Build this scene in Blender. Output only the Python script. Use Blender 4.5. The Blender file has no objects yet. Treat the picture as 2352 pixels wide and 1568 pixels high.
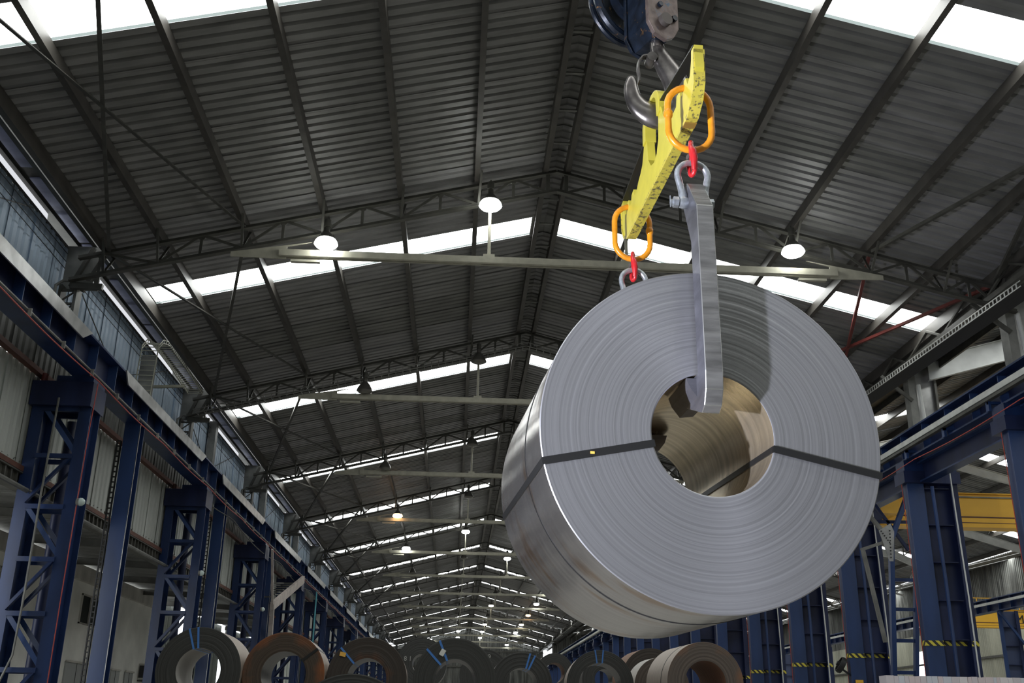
import bpy, math, random
from mathutils import Vector, Matrix
random.seed(7)
PI = math.pi
H = 1.25                       # eye height: everything below is written relative to the eye, lifted by H at the end
sc = bpy.context.scene
COL = sc.collection

# ------------------------------------------------------------------ camera
cd = bpy.data.cameras.new('camera'); cam = bpy.data.objects.new('camera', cd); COL.objects.link(cam)
RX = Vector((0.9983500451615971, -0.03336173918668662, -0.04673522958408009))
RY = Vector((-0.05542785564689943, -0.34732131128380866, -0.9361066496647069))
RZc = Vector((0.014998004674744428, 0.9371525495278424, -0.3485974164695446))
cam.matrix_world = Matrix((RX, RY, RZc)).to_4x4()
cd.sensor_width = 36.0; cd.lens = 36.0 * 2347.53 / 2352.0
cd.clip_start = 0.05; cd.clip_end = 500
cam.location = (0, 0, H)
sc.camera = cam

# ------------------------------------------------------------------ world, lights, exposure
w = bpy.data.worlds.new('world'); sc.world = w; w.use_nodes = True
bg = w.node_tree.nodes['Background']
bg.inputs[0].default_value = (0.93, 0.97, 1.0, 1); bg.inputs[1].default_value = 3.2
sc.view_settings.view_transform = 'Standard'
sc.view_settings.look = 'None'
sc.view_settings.gamma = 1.0
sc.view_settings.use_curve_mapping = False
sc.view_settings.exposure = 0.0
SKY_E = 10.8                    # brightness of the daylit roof panes
FLASH_W = 225.0                # the photographer's lamp, on a stand to the left
ld = bpy.data.lights.new('photo_lamp', 'AREA'); ld.shape = 'DISK'; ld.size = 0.22
ld.energy = FLASH_W; ld.color = (0.83, 0.86, 1.0); ld.spread = 1.25
lo = bpy.data.objects.new('photo_lamp', ld); COL.objects.link(lo)
lo.location = (-4.6, 0.9, H + 0.15)
lo.rotation_euler = (Vector((1.2, 4.7, H + 1.3)) - Vector(lo.location)).to_track_quat('-Z', 'Y').to_euler()

# ------------------------------------------------------------------ materials
MATS = {}
def mat(name, col, rough=0.6, metal=0.0, noise=None, bump=None, emit=None, spec=None, rustc=None, coord='Object'):
    """noise=(scale, amount, stretch)  second colour mix; rustc=(colour, scale, threshold)"""
    if name in MATS: return MATS[name]
    m = bpy.data.materials.new(name); m.use_nodes = True; nt = m.node_tree
    b = nt.nodes['Principled BSDF']
    b.inputs['Base Color'].default_value = (*col, 1); b.inputs['Roughness'].default_value = rough
    b.inputs['Metallic'].default_value = metal
    if spec is not None: b.inputs['Specular IOR Level'].default_value = spec
    tc = nt.nodes.new('ShaderNodeTexCoord')
    last = None
    if noise:
        sc_, am, st = noise
        mp = nt.nodes.new('ShaderNodeMapping'); mp.inputs['Scale'].default_value = st
        nt.links.new(tc.outputs[coord], mp.inputs[0])
        n = nt.nodes.new('ShaderNodeTexNoise'); n.inputs['Scale'].default_value = sc_; n.inputs['Detail'].default_value = 6
        nt.links.new(mp.outputs[0], n.inputs['Vector'])
        r = nt.nodes.new('ShaderNodeValToRGB')
        r.color_ramp.elements[0].position = 0.3; r.color_ramp.elements[1].position = 0.72
        r.color_ramp.elements[0].color = (*[max(0, c * (1 - am)) for c in col], 1)
        r.color_ramp.elements[1].color = (*[min(1, c * (1 + am)) for c in col], 1)
        nt.links.new(n.outputs[0], r.inputs[0]); last = r.outputs[0]
        if bump:
            bn = nt.nodes.new('ShaderNodeBump'); bn.inputs['Strength'].default_value = bump; bn.inputs['Distance'].default_value = 0.02
            nt.links.new(n.outputs[0], bn.inputs['Height']); nt.links.new(bn.outputs[0], b.inputs['Normal'])
    if rustc:
        rc, rs, rt = rustc
        n2 = nt.nodes.new('ShaderNodeTexNoise'); n2.inputs['Scale'].default_value = rs; n2.inputs['Detail'].default_value = 9
        n2.inputs['Roughness'].default_value = 0.7
        nt.links.new(tc.outputs[coord], n2.inputs['Vector'])
        r2 = nt.nodes.new('ShaderNodeValToRGB'); r2.color_ramp.elements[0].position = rt; r2.color_ramp.elements[1].position = min(1, rt + 0.06)
        nt.links.new(n2.outputs[0], r2.inputs[0])
        mx = nt.nodes.new('ShaderNodeMix'); mx.data_type = 'RGBA'
        nt.links.new(r2.outputs[0], mx.inputs[0])
        if last: nt.links.new(last, mx.inputs[6])
        else: mx.inputs[6].default_value = (*col, 1)
        mx.inputs[7].default_value = (*rc, 1); last = mx.outputs[2]
    if last: nt.links.new(last, b.inputs['Base Color'])
    if emit:
        b.inputs['Emission Color'].default_value = (*emit[0], 1); b.inputs['Emission Strength'].default_value = emit[1]
    MATS[name] = m
    return m

galv = mat('galvanised_roof', (0.235, 0.232, 0.228), 0.5, 0.12, (0.9, 0.28, (1, 3, 1)))
galv2 = mat('weathered_roof', (0.195, 0.195, 0.186), 0.55, 0.1, (0.7, 0.35, (1, 3, 1)))
galv3 = mat('pale_roof', (0.265, 0.262, 0.264), 0.48, 0.12, (1.1, 0.22, (1, 3, 1)))
steel = mat('dark_steel', (0.085, 0.083, 0.072), 0.5, 0.25, (3, 0.3, (1, 1, 1)))
purl = mat('purlin_steel', (0.07, 0.064, 0.056), 0.5, 0.15, (2, 0.3, (1, 1, 1)))
greyst = mat('grey_steel', (0.2, 0.2, 0.185), 0.5, 0.3, (2.5, 0.35, (1, 1, 1)), rustc=((0.11, 0.06, 0.04), 3, 0.66))
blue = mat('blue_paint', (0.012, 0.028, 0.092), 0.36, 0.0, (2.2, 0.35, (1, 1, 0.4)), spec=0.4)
blued = mat('blue_paint_dark', (0.013, 0.02, 0.062), 0.42, 0.0, (1.6, 0.5, (1, 1, 0.35)), spec=0.35)  # darker, more mottled blue for webs, heads and rear parts
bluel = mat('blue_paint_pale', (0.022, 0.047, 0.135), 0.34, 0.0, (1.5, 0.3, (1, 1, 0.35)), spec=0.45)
silver = mat('galvanised_plate', (0.46, 0.46, 0.45), 0.34, 0.7, (2.5, 0.3, (1, 1, 1)))
railw = mat('pale_rail', (0.55, 0.56, 0.53), 0.45, 0.2, (4, 0.15, (1, 1, 1)))
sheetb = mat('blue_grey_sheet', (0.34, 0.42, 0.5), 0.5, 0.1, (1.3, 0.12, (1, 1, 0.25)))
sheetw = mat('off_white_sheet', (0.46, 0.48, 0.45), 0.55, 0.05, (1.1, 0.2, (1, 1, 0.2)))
sheetd = mat('dark_wall_sheet', (0.12, 0.122, 0.112), 0.6, 0.05, (1.4, 0.75, (1.6, 1.6, 0.25)))  # darkest wall sheet tone, strongly mottled
sheety = mat('cream_sheet', (0.4, 0.4, 0.32), 0.55, 0.0, (1.0, 0.2, (1, 1, 0.2)))
redprim = mat('red_primer', (0.16, 0.03, 0.025), 0.6, 0.0, (3, 0.3, (1, 1, 1)))
brownp = mat('brown_pipe', (0.12, 0.05, 0.035), 0.6, 0.0, (3, 0.3, (1, 1, 1)))
redcab = mat('red_cable', (0.42, 0.06, 0.045), 0.5)
whitep = mat('white_conduit', (0.62, 0.63, 0.6), 0.5, 0.0)
beige = mat('beige_tie', (0.4, 0.385, 0.31), 0.55, 0.05, (5, 0.15, (1, 1, 1)))
concrete = mat('concrete_floor', (0.3, 0.29, 0.265), 0.7, 0.0, (0.6, 0.25, (1, 1, 1)))
plaster = mat('white_plaster', (0.82, 0.81, 0.76), 0.8, 0.0, (0.7, 0.18, (1, 1, 1)))
ledge = mat('stained_concrete', (0.5, 0.48, 0.44), 0.85, 0.0, (1.5, 0.35, (1, 1, 0.4)))
darkgl = mat('dark_glass', (0.02, 0.024, 0.02), 0.5, 0.0, spec=0.1)
greyp = mat('grey_door', (0.33, 0.34, 0.33), 0.5)
black = mat('black_rubber', (0.012, 0.012, 0.012), 0.55)
strapm = mat('black_strap', (0.018, 0.018, 0.018), 0.4, 0.3)
strapb = mat('blue_strap', (0.06, 0.2, 0.55), 0.4, 0.0)
tagy = mat('yellow_tag', (0.8, 0.45, 0.08), 0.6)
tagw = mat('white_tag', (0.7, 0.7, 0.66), 0.6)
chalk = mat('chalk', (0.4, 0.4, 0.37), 0.9)
yellowc = mat('crane_yellow', (0.92, 0.5, 0.045), 0.45, 0.0, (1.2, 0.12, (0.3, 1, 1)))
yellow = mat('worn_yellow', (0.62, 0.52, 0.07), 0.42, 0.0, (14, 0.12, (1, 1, 1)), rustc=((0.12, 0.1, 0.045), 34, 0.535), bump=0.05)
yellow2 = mat('fresh_yellow', (0.63, 0.545, 0.06), 0.38, 0.0, (8, 0.1, (1, 1, 1)), rustc=((0.3, 0.22, 0.06), 30, 0.71))
orange = mat('orange_paint', (0.8, 0.3, 0.015), 0.32, 0.0, (18, 0.18, (1, 1, 1)), rustc=((0.12, 0.06, 0.03), 40, 0.72), bump=0.04)
red = mat('red_paint', (0.55, 0.02, 0.025), 0.3, 0.0, (20, 0.15, (1, 1, 1)))
zinc = mat('zinc_shackle', (0.44, 0.47, 0.5), 0.4, 0.75, (30, 0.3, (1, 1, 1)), bump=0.15)
forge = mat('forged_black_steel', (0.2, 0.185, 0.175), 0.3, 0.85, (9, 0.6, (1, 1, 1)), bump=0.12)
arm_m = mat('raw_steel_arm', (0.11, 0.11, 0.125), 0.42, 0.55, (14, 0.35, (0.3, 0.3, 1)), bump=0.25)
arm_f = mat('machined_steel_face', (0.2, 0.198, 0.19), 0.42, 0.6, (26, 0.4, (0.15, 0.15, 1)), bump=0.3)
wornedge = mat('worn_bright_edge', (0.55, 0.55, 0.53), 0.3, 0.9)
blockb = mat('greasy_blue_block', (0.008, 0.014, 0.027), 0.36, 0.2, (14, 0.55, (1, 1, 1)), rustc=((0.3, 0.15, 0.04), 12, 0.6), bump=0.15)
blockp = mat('worn_block_plate', (0.17, 0.13, 0.115), 0.45, 0.4, (18, 0.35, (1, 1, 1)), rustc=((0.06, 0.11, 0.17), 9, 0.58), bump=0.15)
pinm = mat('dull_pin', (0.11, 0.095, 0.085), 0.5, 0.4)
wood = mat('dunnage_timber', (0.3, 0.19, 0.1), 0.8, 0.0, (6, 0.3, (1, 8, 1)))
signy = mat('sign_yellow', (0.75, 0.42, 0.03), 0.5)
signb = mat('sign_black', (0.02, 0.02, 0.02), 0.5)
acw = mat('ac_casing', (0.5, 0.49, 0.44), 0.6)
cyanp = mat('cyan_pipe', (0.08, 0.3, 0.36), 0.5)

def emis(name, col, s):
    m = bpy.data.materials.new(name); m.use_nodes = True; nt = m.node_tree
    for n in list(nt.nodes): nt.nodes.remove(n)
    e = nt.nodes.new('ShaderNodeEmission'); e.inputs[0].default_value = (*col, 1); e.inputs[1].default_value = s
    o = nt.nodes.new('ShaderNodeOutputMaterial'); nt.links.new(e.outputs[0], o.inputs[0]); MATS[name] = m
    return m
skyl = emis('daylit_pane', (0.97, 1.0, 0.98), SKY_E)
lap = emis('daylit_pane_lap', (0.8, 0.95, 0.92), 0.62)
lensw = emis('lamp_lens_white', (0.97, 1.0, 0.95), 30)
lenso = emis('lamp_lens_orange', (1.0, 0.55, 0.25), 9)
lenswm = emis('lamp_lens_warm', (1.0, 0.9, 0.7), 14)
tubem = emis('tube_light', (0.95, 1.0, 1.0), 6)

def globe_mat():
    m = bpy.data.materials.new('dusty_reflector'); m.use_nodes = True; b = m.node_tree.nodes['Principled BSDF']
    b.inputs['Base Color'].default_value = (0.17, 0.165, 0.15, 1); b.inputs['Metallic'].default_value = 0.6
    b.inputs['Roughness'].default_value = 0.3
    return m
globe = globe_mat()

def tape_mat():
    m = bpy.data.materials.new('hazard_tape'); m.use_nodes = True; nt = m.node_tree; b = nt.nodes['Principled BSDF']
    tc = nt.nodes.new('ShaderNodeTexCoord'); sp = nt.nodes.new('ShaderNodeSeparateXYZ'); nt.links.new(tc.outputs['Object'], sp.inputs[0])
    def mth(op, a, bb):
        n = nt.nodes.new('ShaderNodeMath'); n.operation = op
        for i, v in enumerate((a, bb)):
            if v is None: continue
            if isinstance(v, (int, float)): n.inputs[i].default_value = v
            else: nt.links.new(v, n.inputs[i])
        return n.outputs[0]
    s = mth('ADD', sp.outputs[0], sp.outputs[1]); s = mth('ADD', s, sp.outputs[2])
    s = mth('MULTIPLY', s, 5.6); s = mth('FRACT', s, None); s = mth('GREATER_THAN', s, 0.5)
    mx = nt.nodes.new('ShaderNodeMix'); mx.data_type = 'RGBA'; nt.links.new(s, mx.inputs[0])
    mx.inputs[6].default_value = (0.02, 0.02, 0.02, 1); mx.inputs[7].default_value = (0.62, 0.54, 0.06, 1)
    nt.links.new(mx.outputs[2], b.inputs['Base Color']); return m
tape = tape_mat()

def coil_face(name, c1, c2, rough, metal, aniso=0.0, scale=60.0, tint=None, bumps=0.35, hot=None):
    """wound edges: the colour varies with the radius only, plus light blotches"""
    m = bpy.data.materials.new(name); m.use_nodes = True; nt = m.node_tree; b = nt.nodes['Principled BSDF']
    tc = nt.nodes.new('ShaderNodeTexCoord'); mp = nt.nodes.new('ShaderNodeMapping'); mp.inputs['Scale'].default_value = (1, 0, 1)
    nt.links.new(tc.outputs['Object'], mp.inputs[0])
    ln = nt.nodes.new('ShaderNodeVectorMath'); ln.operation = 'LENGTH'; nt.links.new(mp.outputs[0], ln.inputs[0])
    n1 = nt.nodes.new('ShaderNodeTexNoise'); n1.noise_dimensions = '1D'; n1.inputs['Scale'].default_value = scale; n1.inputs['Detail'].default_value = 8
    n1.inputs['Roughness'].default_value = 0.72
    nt.links.new(ln.outputs['Value'], n1.inputs['W'])
    r = nt.nodes.new('ShaderNodeValToRGB'); r.color_ramp.elements[0].position = 0.32; r.color_ramp.elements[1].position = 0.68
    r.color_ramp.elements[0].color = (*c1, 1); r.color_ramp.elements[1].color = (*c2, 1)
    nt.links.new(n1.outputs[0], r.inputs[0]); last = r.outputs[0]
    if tint:
        n2 = nt.nodes.new('ShaderNodeTexNoise'); n2.inputs['Scale'].default_value = 2.3; n2.inputs['Detail'].default_value = 5
        nt.links.new(tc.outputs['Object'], n2.inputs['Vector'])
        a = nt.nodes.new('ShaderNodeMath'); a.operation = 'MULTIPLY_ADD'; a.inputs[1].default_value = tint[1]; a.inputs[2].default_value = tint[2]
        nt.links.new(ln.outputs['Value'], a.inputs[0])
        ad = nt.nodes.new('ShaderNodeMath'); ad.operation = 'ADD'; nt.links.new(a.outputs[0], ad.inputs[0]); nt.links.new(n2.outputs[0], ad.inputs[1])
        r2 = nt.nodes.new('ShaderNodeValToRGB'); r2.color_ramp.elements[0].position = 0.5; r2.color_ramp.elements[1].position = 0.85
        nt.links.new(ad.outputs[0], r2.inputs[0])
        mx = nt.nodes.new('ShaderNodeMix'); mx.data_type = 'RGBA'; nt.links.new(r2.outputs[0], mx.inputs[0]); nt.links.new(last, mx.inputs[6])
        mx.inputs[7].default_value = (*tint[0], 1); last = mx.outputs[2]
    nt.links.new(last, b.inputs['Base Color'])
    b.inputs['Roughness'].default_value = rough; b.inputs['Metallic'].default_value = metal
    bn = nt.nodes.new('ShaderNodeBump'); bn.inputs['Strength'].default_value = bumps; bn.inputs['Distance'].default_value = 0.004
    nt.links.new(n1.outputs[0], bn.inputs['Height']); nt.links.new(bn.outputs[0], b.inputs['Normal'])
    if aniso:
        b.inputs['Anisotropic'].default_value = aniso
        tg = nt.nodes.new('ShaderNodeTangent'); tg.direction_type = 'RADIAL'; tg.axis = 'Y'
        nt.links.new(tg.outputs[0], b.inputs['Tangent'])
    MATS[name] = m
    return m
face_main = coil_face('bright_wound_edges', (0.27, 0.27, 0.28), (0.39, 0.39, 0.405), 0.31, 0.7, 0.7, 75, bumps=0.12)
face_dark = coil_face('dark_wound_edges', (0.03, 0.03, 0.028), (0.07, 0.07, 0.066), 0.5, 0.4, 0, 40)
face_rust = coil_face('rusty_wound_edges', (0.04, 0.027, 0.018), (0.085, 0.06, 0.042), 0.6, 0.2, 0, 34, tint=((0.23, 0.075, 0.022), 1.3, -0.75))
face_brown = coil_face('brown_wound_edges', (0.028, 0.022, 0.019), (0.065, 0.052, 0.042), 0.55, 0.3, 0, 34, tint=((0.15, 0.06, 0.025), -1.2, 0.55))
face_light = coil_face('tan_wound_edges', (0.075, 0.06, 0.05), (0.15, 0.12, 0.10), 0.5, 0.35, 0, 30, tint=((0.22, 0.11, 0.06), 1.0, -0.65))

def skin_mat(name, base, rough, metal, streak, spots=None, aniso=0.0):
    """rolled sheet skin: streaks run around the roll (noise squeezed along Y)"""
    m = bpy.data.materials.new(name); m.use_nodes = True; nt = m.node_tree; b = nt.nodes['Principled BSDF']
    tc = nt.nodes.new('ShaderNodeTexCoord')
    sp = nt.nodes.new('ShaderNodeSeparateXYZ'); nt.links.new(tc.outputs['Object'], sp.inputs[0])
    n1 = nt.nodes.new('ShaderNodeTexNoise'); n1.noise_dimensions = '1D'; n1.inputs['Scale'].default_value = 22; n1.inputs['Detail'].default_value = 7
    nt.links.new(sp.outputs[1], n1.inputs['W'])
    r = nt.nodes.new('ShaderNodeValToRGB'); r.color_ramp.elements[0].position = 0.35; r.color_ramp.elements[1].position = 0.66
    r.color_ramp.elements[0].color = (*[c * (1 - streak) for c in base], 1); r.color_ramp.elements[1].color = (*[min(1, c * (1 + streak)) for c in base], 1)
    nt.links.new(n1.outputs[0], r.inputs[0]); last = r.outputs[0]
    if spots:
        mp = nt.nodes.new('ShaderNodeMapping'); mp.inputs['Scale'].default_value = (1.0, 3.0, 1.0); nt.links.new(tc.outputs['Object'], mp.inputs[0])
        n2 = nt.nodes.new('ShaderNodeTexNoise'); n2.inputs['Scale'].default_value = spots[1]; n2.inputs['Detail'].default_value = 8
        nt.links.new(mp.outputs[0], n2.inputs['Vector'])
        r2 = nt.nodes.new('ShaderNodeValToRGB'); r2.color_ramp.elements[0].position = spots[2]; r2.color_ramp.elements[1].position = spots[2] + 0.14
        nt.links.new(n2.outputs[0], r2.inputs[0])
        mx = nt.nodes.new('ShaderNodeMix'); mx.data_type = 'RGBA'; nt.links.new(r2.outputs[0], mx.inputs[0]); nt.links.new(last, mx.inputs[6])
        mx.inputs[7].default_value = (*spots[0], 1); last = mx.outputs[2]
    nt.links.new(last, b.inputs['Base Color']); b.inputs['Roughness'].default_value = rough; b.inputs['Metallic'].default_value = metal
    if aniso:
        b.inputs['Anisotropic'].default_value = aniso
        tg = nt.nodes.new('ShaderNodeTangent'); tg.direction_type = 'RADIAL'; tg.axis = 'Y'; nt.links.new(tg.outputs[0], b.inputs['Tangent'])
    n3 = nt.nodes.new('ShaderNodeTexNoise'); n3.inputs['Scale'].default_value = 3.0; nt.links.new(tc.outputs['Object'], n3.inputs['Vector'])
    bn = nt.nodes.new('ShaderNodeBump'); bn.inputs['Strength'].default_value = 0.25; bn.inputs['Distance'].default_value = 0.02
    nt.links.new(n3.outputs[0], bn.inputs['Height']); nt.links.new(bn.outputs[0], b.inputs['Normal'])
    MATS[name] = m
    return m
skin_main = skin_mat('polished_sheet_skin', (0.56, 0.53, 0.5), 0.2, 0.93, 0.08, ((0.42, 0.29, 0.2), 2.2, 0.56))
bore_main = skin_mat('brushed_bore_skin', (0.8, 0.68, 0.5), 0.27, 0.88, 0.16, ((0.33, 0.24, 0.15), 3.0, 0.62), aniso=0.5)
skin_tan = skin_mat('tan_sheet_skin', (0.42, 0.36, 0.31), 0.5, 0.3, 0.12)
skin_dark = skin_mat('dark_sheet_skin', (0.14, 0.13, 0.12), 0.4, 0.5, 0.2)
skin_rust = skin_mat('rust_sheet_skin', (0.24, 0.13, 0.08), 0.6, 0.2, 0.2)
skin_white = skin_mat('paper_wrap', (0.5, 0.48, 0.45), 0.7, 0.0, 0.05)

# ------------------------------------------------------------------ mesh helpers
ORG = {}
def V(*a): return Vector(a if len(a) > 1 else a[0])
class MB:
    def __init__(s): s.v = []; s.f = []; s.mi = []
    def add(s, vs, fs, mi=0):
        o = len(s.v); s.v += [Vector(q) for q in vs]; s.f += [tuple(i + o for i in f) for f in fs]; s.mi += [mi] * len(fs); return s
    def box(s, c, d, R=None, mi=0):
        c = V(c); x, y, z = d[0] / 2, d[1] / 2, d[2] / 2
        vs = [Vector((i * x, j * y, k * z)) for i in (-1, 1) for j in (-1, 1) for k in (-1, 1)]
        if R: vs = [R @ q for q in vs]
        return s.add([c + q for q in vs], [(0, 1, 3, 2), (4, 6, 7, 5), (0, 4, 5, 1), (2, 3, 7, 6), (0, 2, 6, 4), (1, 5, 7, 3)], mi)
    def b2(s, p, q, mi=0):
        return s.box([(a + b) / 2 for a, b in zip(p, q)], [abs(b - a) for a, b in zip(p, q)], None, mi)
    def frame(s, a, b, up):
        a, b = V(a), V(b); d = (b - a).normalized(); up = V(up)
        sx = d.cross(up)
        if sx.length < 1e-5: sx = d.cross(Vector((1, 0, 0)))
        sx.normalize(); return a, b, d, sx, sx.cross(d)
    def bar(s, a, b, w, h, up=(0, 0, 1), mi=0):
        a, b, d, sx, uz = s.frame(a, b, up)
        vs = [p + sx * i * w / 2 + uz * k * h / 2 for p in (a, b) for i, k in ((-1, -1), (1, -1), (1, 1), (-1, 1))]
        return s.add(vs, [(3, 2, 1, 0), (4, 5, 6, 7), (0, 1, 5, 4), (1, 2, 6, 5), (2, 3, 7, 6), (3, 0, 4, 7)], mi)
    def sect(s, a, b, poly, up=(0, 0, 1), mi=0):
        """extrude a 2D outline (x side, y up) from a to b"""
        a, b, d, sx, uz = s.frame(a, b, up); n = len(poly)
        vs = [p + sx * x + uz * y for p in (a, b) for x, y in poly]
        fs = [(i, (i + 1) % n, n + (i + 1) % n, n + i) for i in range(n)] + [tuple(range(n))[::-1], tuple(range(n, 2 * n))]
        return s.add(vs, fs, mi)
    def isec(s, a, b, h, w, t=0.02, up=(0, 0, 1)):
        x, y, u = w / 2, h / 2, t / 2
        return s.sect(a, b, [(-x, -y), (x, -y), (x, -y + t), (u, -y + t), (u, y - t), (x, y - t), (x, y), (-x, y), (-x, y - t), (-u, y - t), (-u, -y + t), (-x, -y + t)], up)
    def angle(s, a, b, w, t=0.012, up=(0, 0, 1)):
        return s.sect(a, b, [(0, 0), (w, 0), (w, t), (t, t), (t, w), (0, w)], up)
    def chan(s, a, b, h, w, t=0.012, up=(0, 0, 1)):
        y = h / 2
        return s.sect(a, b, [(0, -y), (w, -y), (w, -y + t), (t, -y + t), (t, y - t), (w, y - t), (w, y), (0, y)], up)
    def tube(s, pts, r, n=8, closed=False, flat=1.0, up=None, mi=0):
        pts = [V(p) for p in pts]; m = len(pts)
        rs = r if isinstance(r, (list, tuple)) else [r] * m
        nv = None; rings = []
        for i, p in enumerate(pts):
            if closed: t = pts[(i + 1) % m] - pts[i - 1]
            else: t = pts[min(i + 1, m - 1)] - pts[max(i - 1, 0)]
            t.normalize()
            if up is not None: nv = V(up)
            elif nv is None: nv = Vector((0, 0, 1)) if abs(t.z) < 0.9 else Vector((1, 0, 0))
            nv = (nv - t * nv.dot(t)).normalized(); bv = t.cross(nv)
            rings.append([p + (nv * math.cos(2 * PI * k / n) * rs[i] * flat + bv * math.sin(2 * PI * k / n) * rs[i]) for k in range(n)])
        vs = [q for g in rings for q in g]; fs = []
        for i in range(m if closed else m - 1):
            j = (i + 1) % m
            fs += [(i * n + k, i * n + (k + 1) % n, j * n + (k + 1) % n, j * n + k) for k in range(n)]
        if not closed: fs += [tuple(range(n))[::-1], tuple(range((m - 1) * n, m * n))]
        return s.add(vs, fs, mi)
    def lathe(s, prof, n=32, axis='Z', o=(0, 0, 0), closed=False, mi=0):
        o = V(o); m = len(prof); vs = []
        for r, h in prof:
            for k in range(n):
                c, q = math.cos(2 * PI * k / n) * r, math.sin(2 * PI * k / n) * r
                vs.append(o + (Vector((c, q, h)) if axis == 'Z' else Vector((c, h, q)) if axis == 'Y' else Vector((h, c, q))))
        mis = mi if isinstance(mi, list) else [mi] * m
        o0 = len(s.v); s.v += vs
        for i in range(m if closed else m - 1):
            j = (i + 1) % m
            for k in range(n):
                s.f.append((o0 + i * n + k, o0 + i * n + (k + 1) % n, o0 + j * n + (k + 1) % n, o0 + j * n + k)); s.mi.append(mis[i])
        return s
    def prism(s, poly, ext, mi=0):
        e = V(ext); n = len(poly); P = [V(p) for p in poly]
        vs = P + [p + e for p in P]
        return s.add(vs, [tuple(range(n))[::-1], tuple(range(n, 2 * n))] + [(i, (i + 1) % n, n + (i + 1) % n, n + i) for i in range(n)], mi)
    def mesh(s, name, mats, off=None, smooth=False, bevel=0):
        me = bpy.data.meshes.new(name); off = off or Vector((0, 0, 0))
        me.from_pydata([tuple(q - off) for q in s.v], [], s.f)
        for m in (mats if isinstance(mats, (list, tuple)) else [mats]): me.materials.append(m)
        me.polygons.foreach_set('material_index', s.mi)
        if smooth: me.polygons.foreach_set('use_smooth', [True] * len(s.f))
        me.validate(); me.update()
        if bevel or smooth:
            import bmesh
            bm = bmesh.new(); bm.from_mesh(me)
            bmesh.ops.recalc_face_normals(bm, faces=bm.faces)
            if bevel:
                ed = [e for e in bm.edges if len(e.link_faces) == 2 and e.calc_face_angle(0) > 0.5]
                bmesh.ops.bevel(bm, geom=ed, offset=bevel, segments=2, affect='EDGES', profile=0.6, clamp_overlap=True)
            bm.to_mesh(me); bm.free()
            if smooth:
                me.set_sharp_from_angle(angle=0.7)
        return me
    def build(s, name, mats, parent=None, loc=None, smooth=False, bevel=0, kind=None, label=None):
        off = ORG[parent] if parent is not None else (V(loc) if loc is not None else Vector((0, 0, 0)))
        o = bpy.data.objects.new(name, s.mesh(name, mats, off, smooth, bevel)); COL.objects.link(o)
        if parent is not None: o.parent = parent
        else: o.location = off
        ORG[o] = off.copy()
        if kind: o['kind'] = kind
        if label: o['label'] = label
        return o
def link_mesh(name, me, parent, loc=(0, 0, 0)):
    o = bpy.data.objects.new(name, me); COL.objects.link(o); o.parent = parent; o.location = loc
    ORG[o] = ORG[parent].copy(); return o
def tag(o, label, cat, group=None):
    o['label'] = label; o['category'] = cat
    if group: o['group'] = group
    return o
def thing(name, loc, label=None, cat=None, group=None, rz=0):
    o = bpy.data.objects.new(name, None); COL.objects.link(o); o.location = loc; o.rotation_euler = (0, 0, rz); o.empty_display_size = 0.1
    ORG[o] = V(loc)
    if label: tag(o, label, cat, group)
    return o
def lthing(*a, **k):                       # thing whose parts are written in its own local coordinates
    o = thing(*a, **k); ORG[o] = Vector((0, 0, 0)); return o
def structure(name, loc=(0, 0, 0)):
    o = thing(name, loc); o['kind'] = 'structure'; return o
def copy_tree(o, parent=None, loc=None, label=None, rz=None):
    c = o.copy(); COL.objects.link(c)
    if parent is not None: c.parent = parent
    if loc is not None: c.location = loc
    if rz is not None: c.rotation_euler = (0, 0, rz)
    if label: c['label'] = label
    for ch in list(o.children): copy_tree(ch, c)
    ORG[c] = ORG[o].copy()
    return c
NTH = ['nearest', 'second', 'third', 'fourth', 'fifth', 'sixth', 'seventh', 'eighth', 'ninth', 'tenth', 'eleventh', 'twelfth', 'thirteenth', 'fourteenth', 'fifteenth', 'sixteenth', 'seventeenth', 'eighteenth', 'nineteenth', 'twentieth', 'twenty-first', 'twenty-second', 'twenty-third', 'twenty-fourth']

# ------------------------------------------------------------------ hall constants (metres, z from the eye)
CX, CZ, SL = 1.92, 11.72, 0.25             # ridge
TY = 19.76; BAY = 10.0                     # first roof truss in view, bay
FLOOR = -H
XE_L, XE_R = -7.62, 11.55
def roofz(x): return CZ - SL * abs(x - CX)
C2X = 21.5                                 # ridge of the neighbouring hall
def roof2(x): return CZ - SL * abs(x - C2X)

fl = structure('floor', (5, 60, FLOOR))
MB().b2((-20, -30, FLOOR - 0.2), (45, 146, FLOOR)).build('floor_slab', concrete, fl)

# roof sheets ------------------------------------------------------
def sheet_mesh(L, width, n, pitch_d, th, side, z0=0.0):
    """trapezoid sheet: y across ribs from 0 to width, x runs L down the slope away from the ridge (side -1 or 1)"""
    p = width / n; prof = []
    for i in range(n):
        y = i * p
        prof += [(y, 0), (y + p * 0.6, 0), (y + p * 0.7, pitch_d), (y + p * 0.9, pitch_d)]
    prof.append((width + 0.045, 0)); m = len(prof); mb = MB(); vs = []
    for x in (0.0, L):
        vs += [Vector((side * x, y, z - SL * x + z0)) for y, z in prof]
    mb.add(vs, [(i, i + 1, m + i + 1, m + i) for i in range(m - 1)])
    return mb
ceil = structure('ceiling', (CX, 60, CZ))
MAXL, MAXR = CX - XE_L, XE_R - CX
sh = {}
for s, L in ((-1, MAXL), (1, MAXR)):
    for gi, gm in enumerate((galv, galv2, galv3)):
        sh[s, gi] = sheet_mesh(L, 1.0, 4, 0.06, 0, s).mesh('roof_panel', gm)
    sh[s, 'bay'] = sheet_mesh(L, 9.0, 36, 0.06, 0, s).mesh('roof_panel', galv)
PX_L = [1.72, 0.21, -1.44, -3.09, -4.74, -6.43, -7.5]
PX_R = [2.12, 3.80, 5.45, 7.09, 8.75, 10.3, 11.43]
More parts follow.
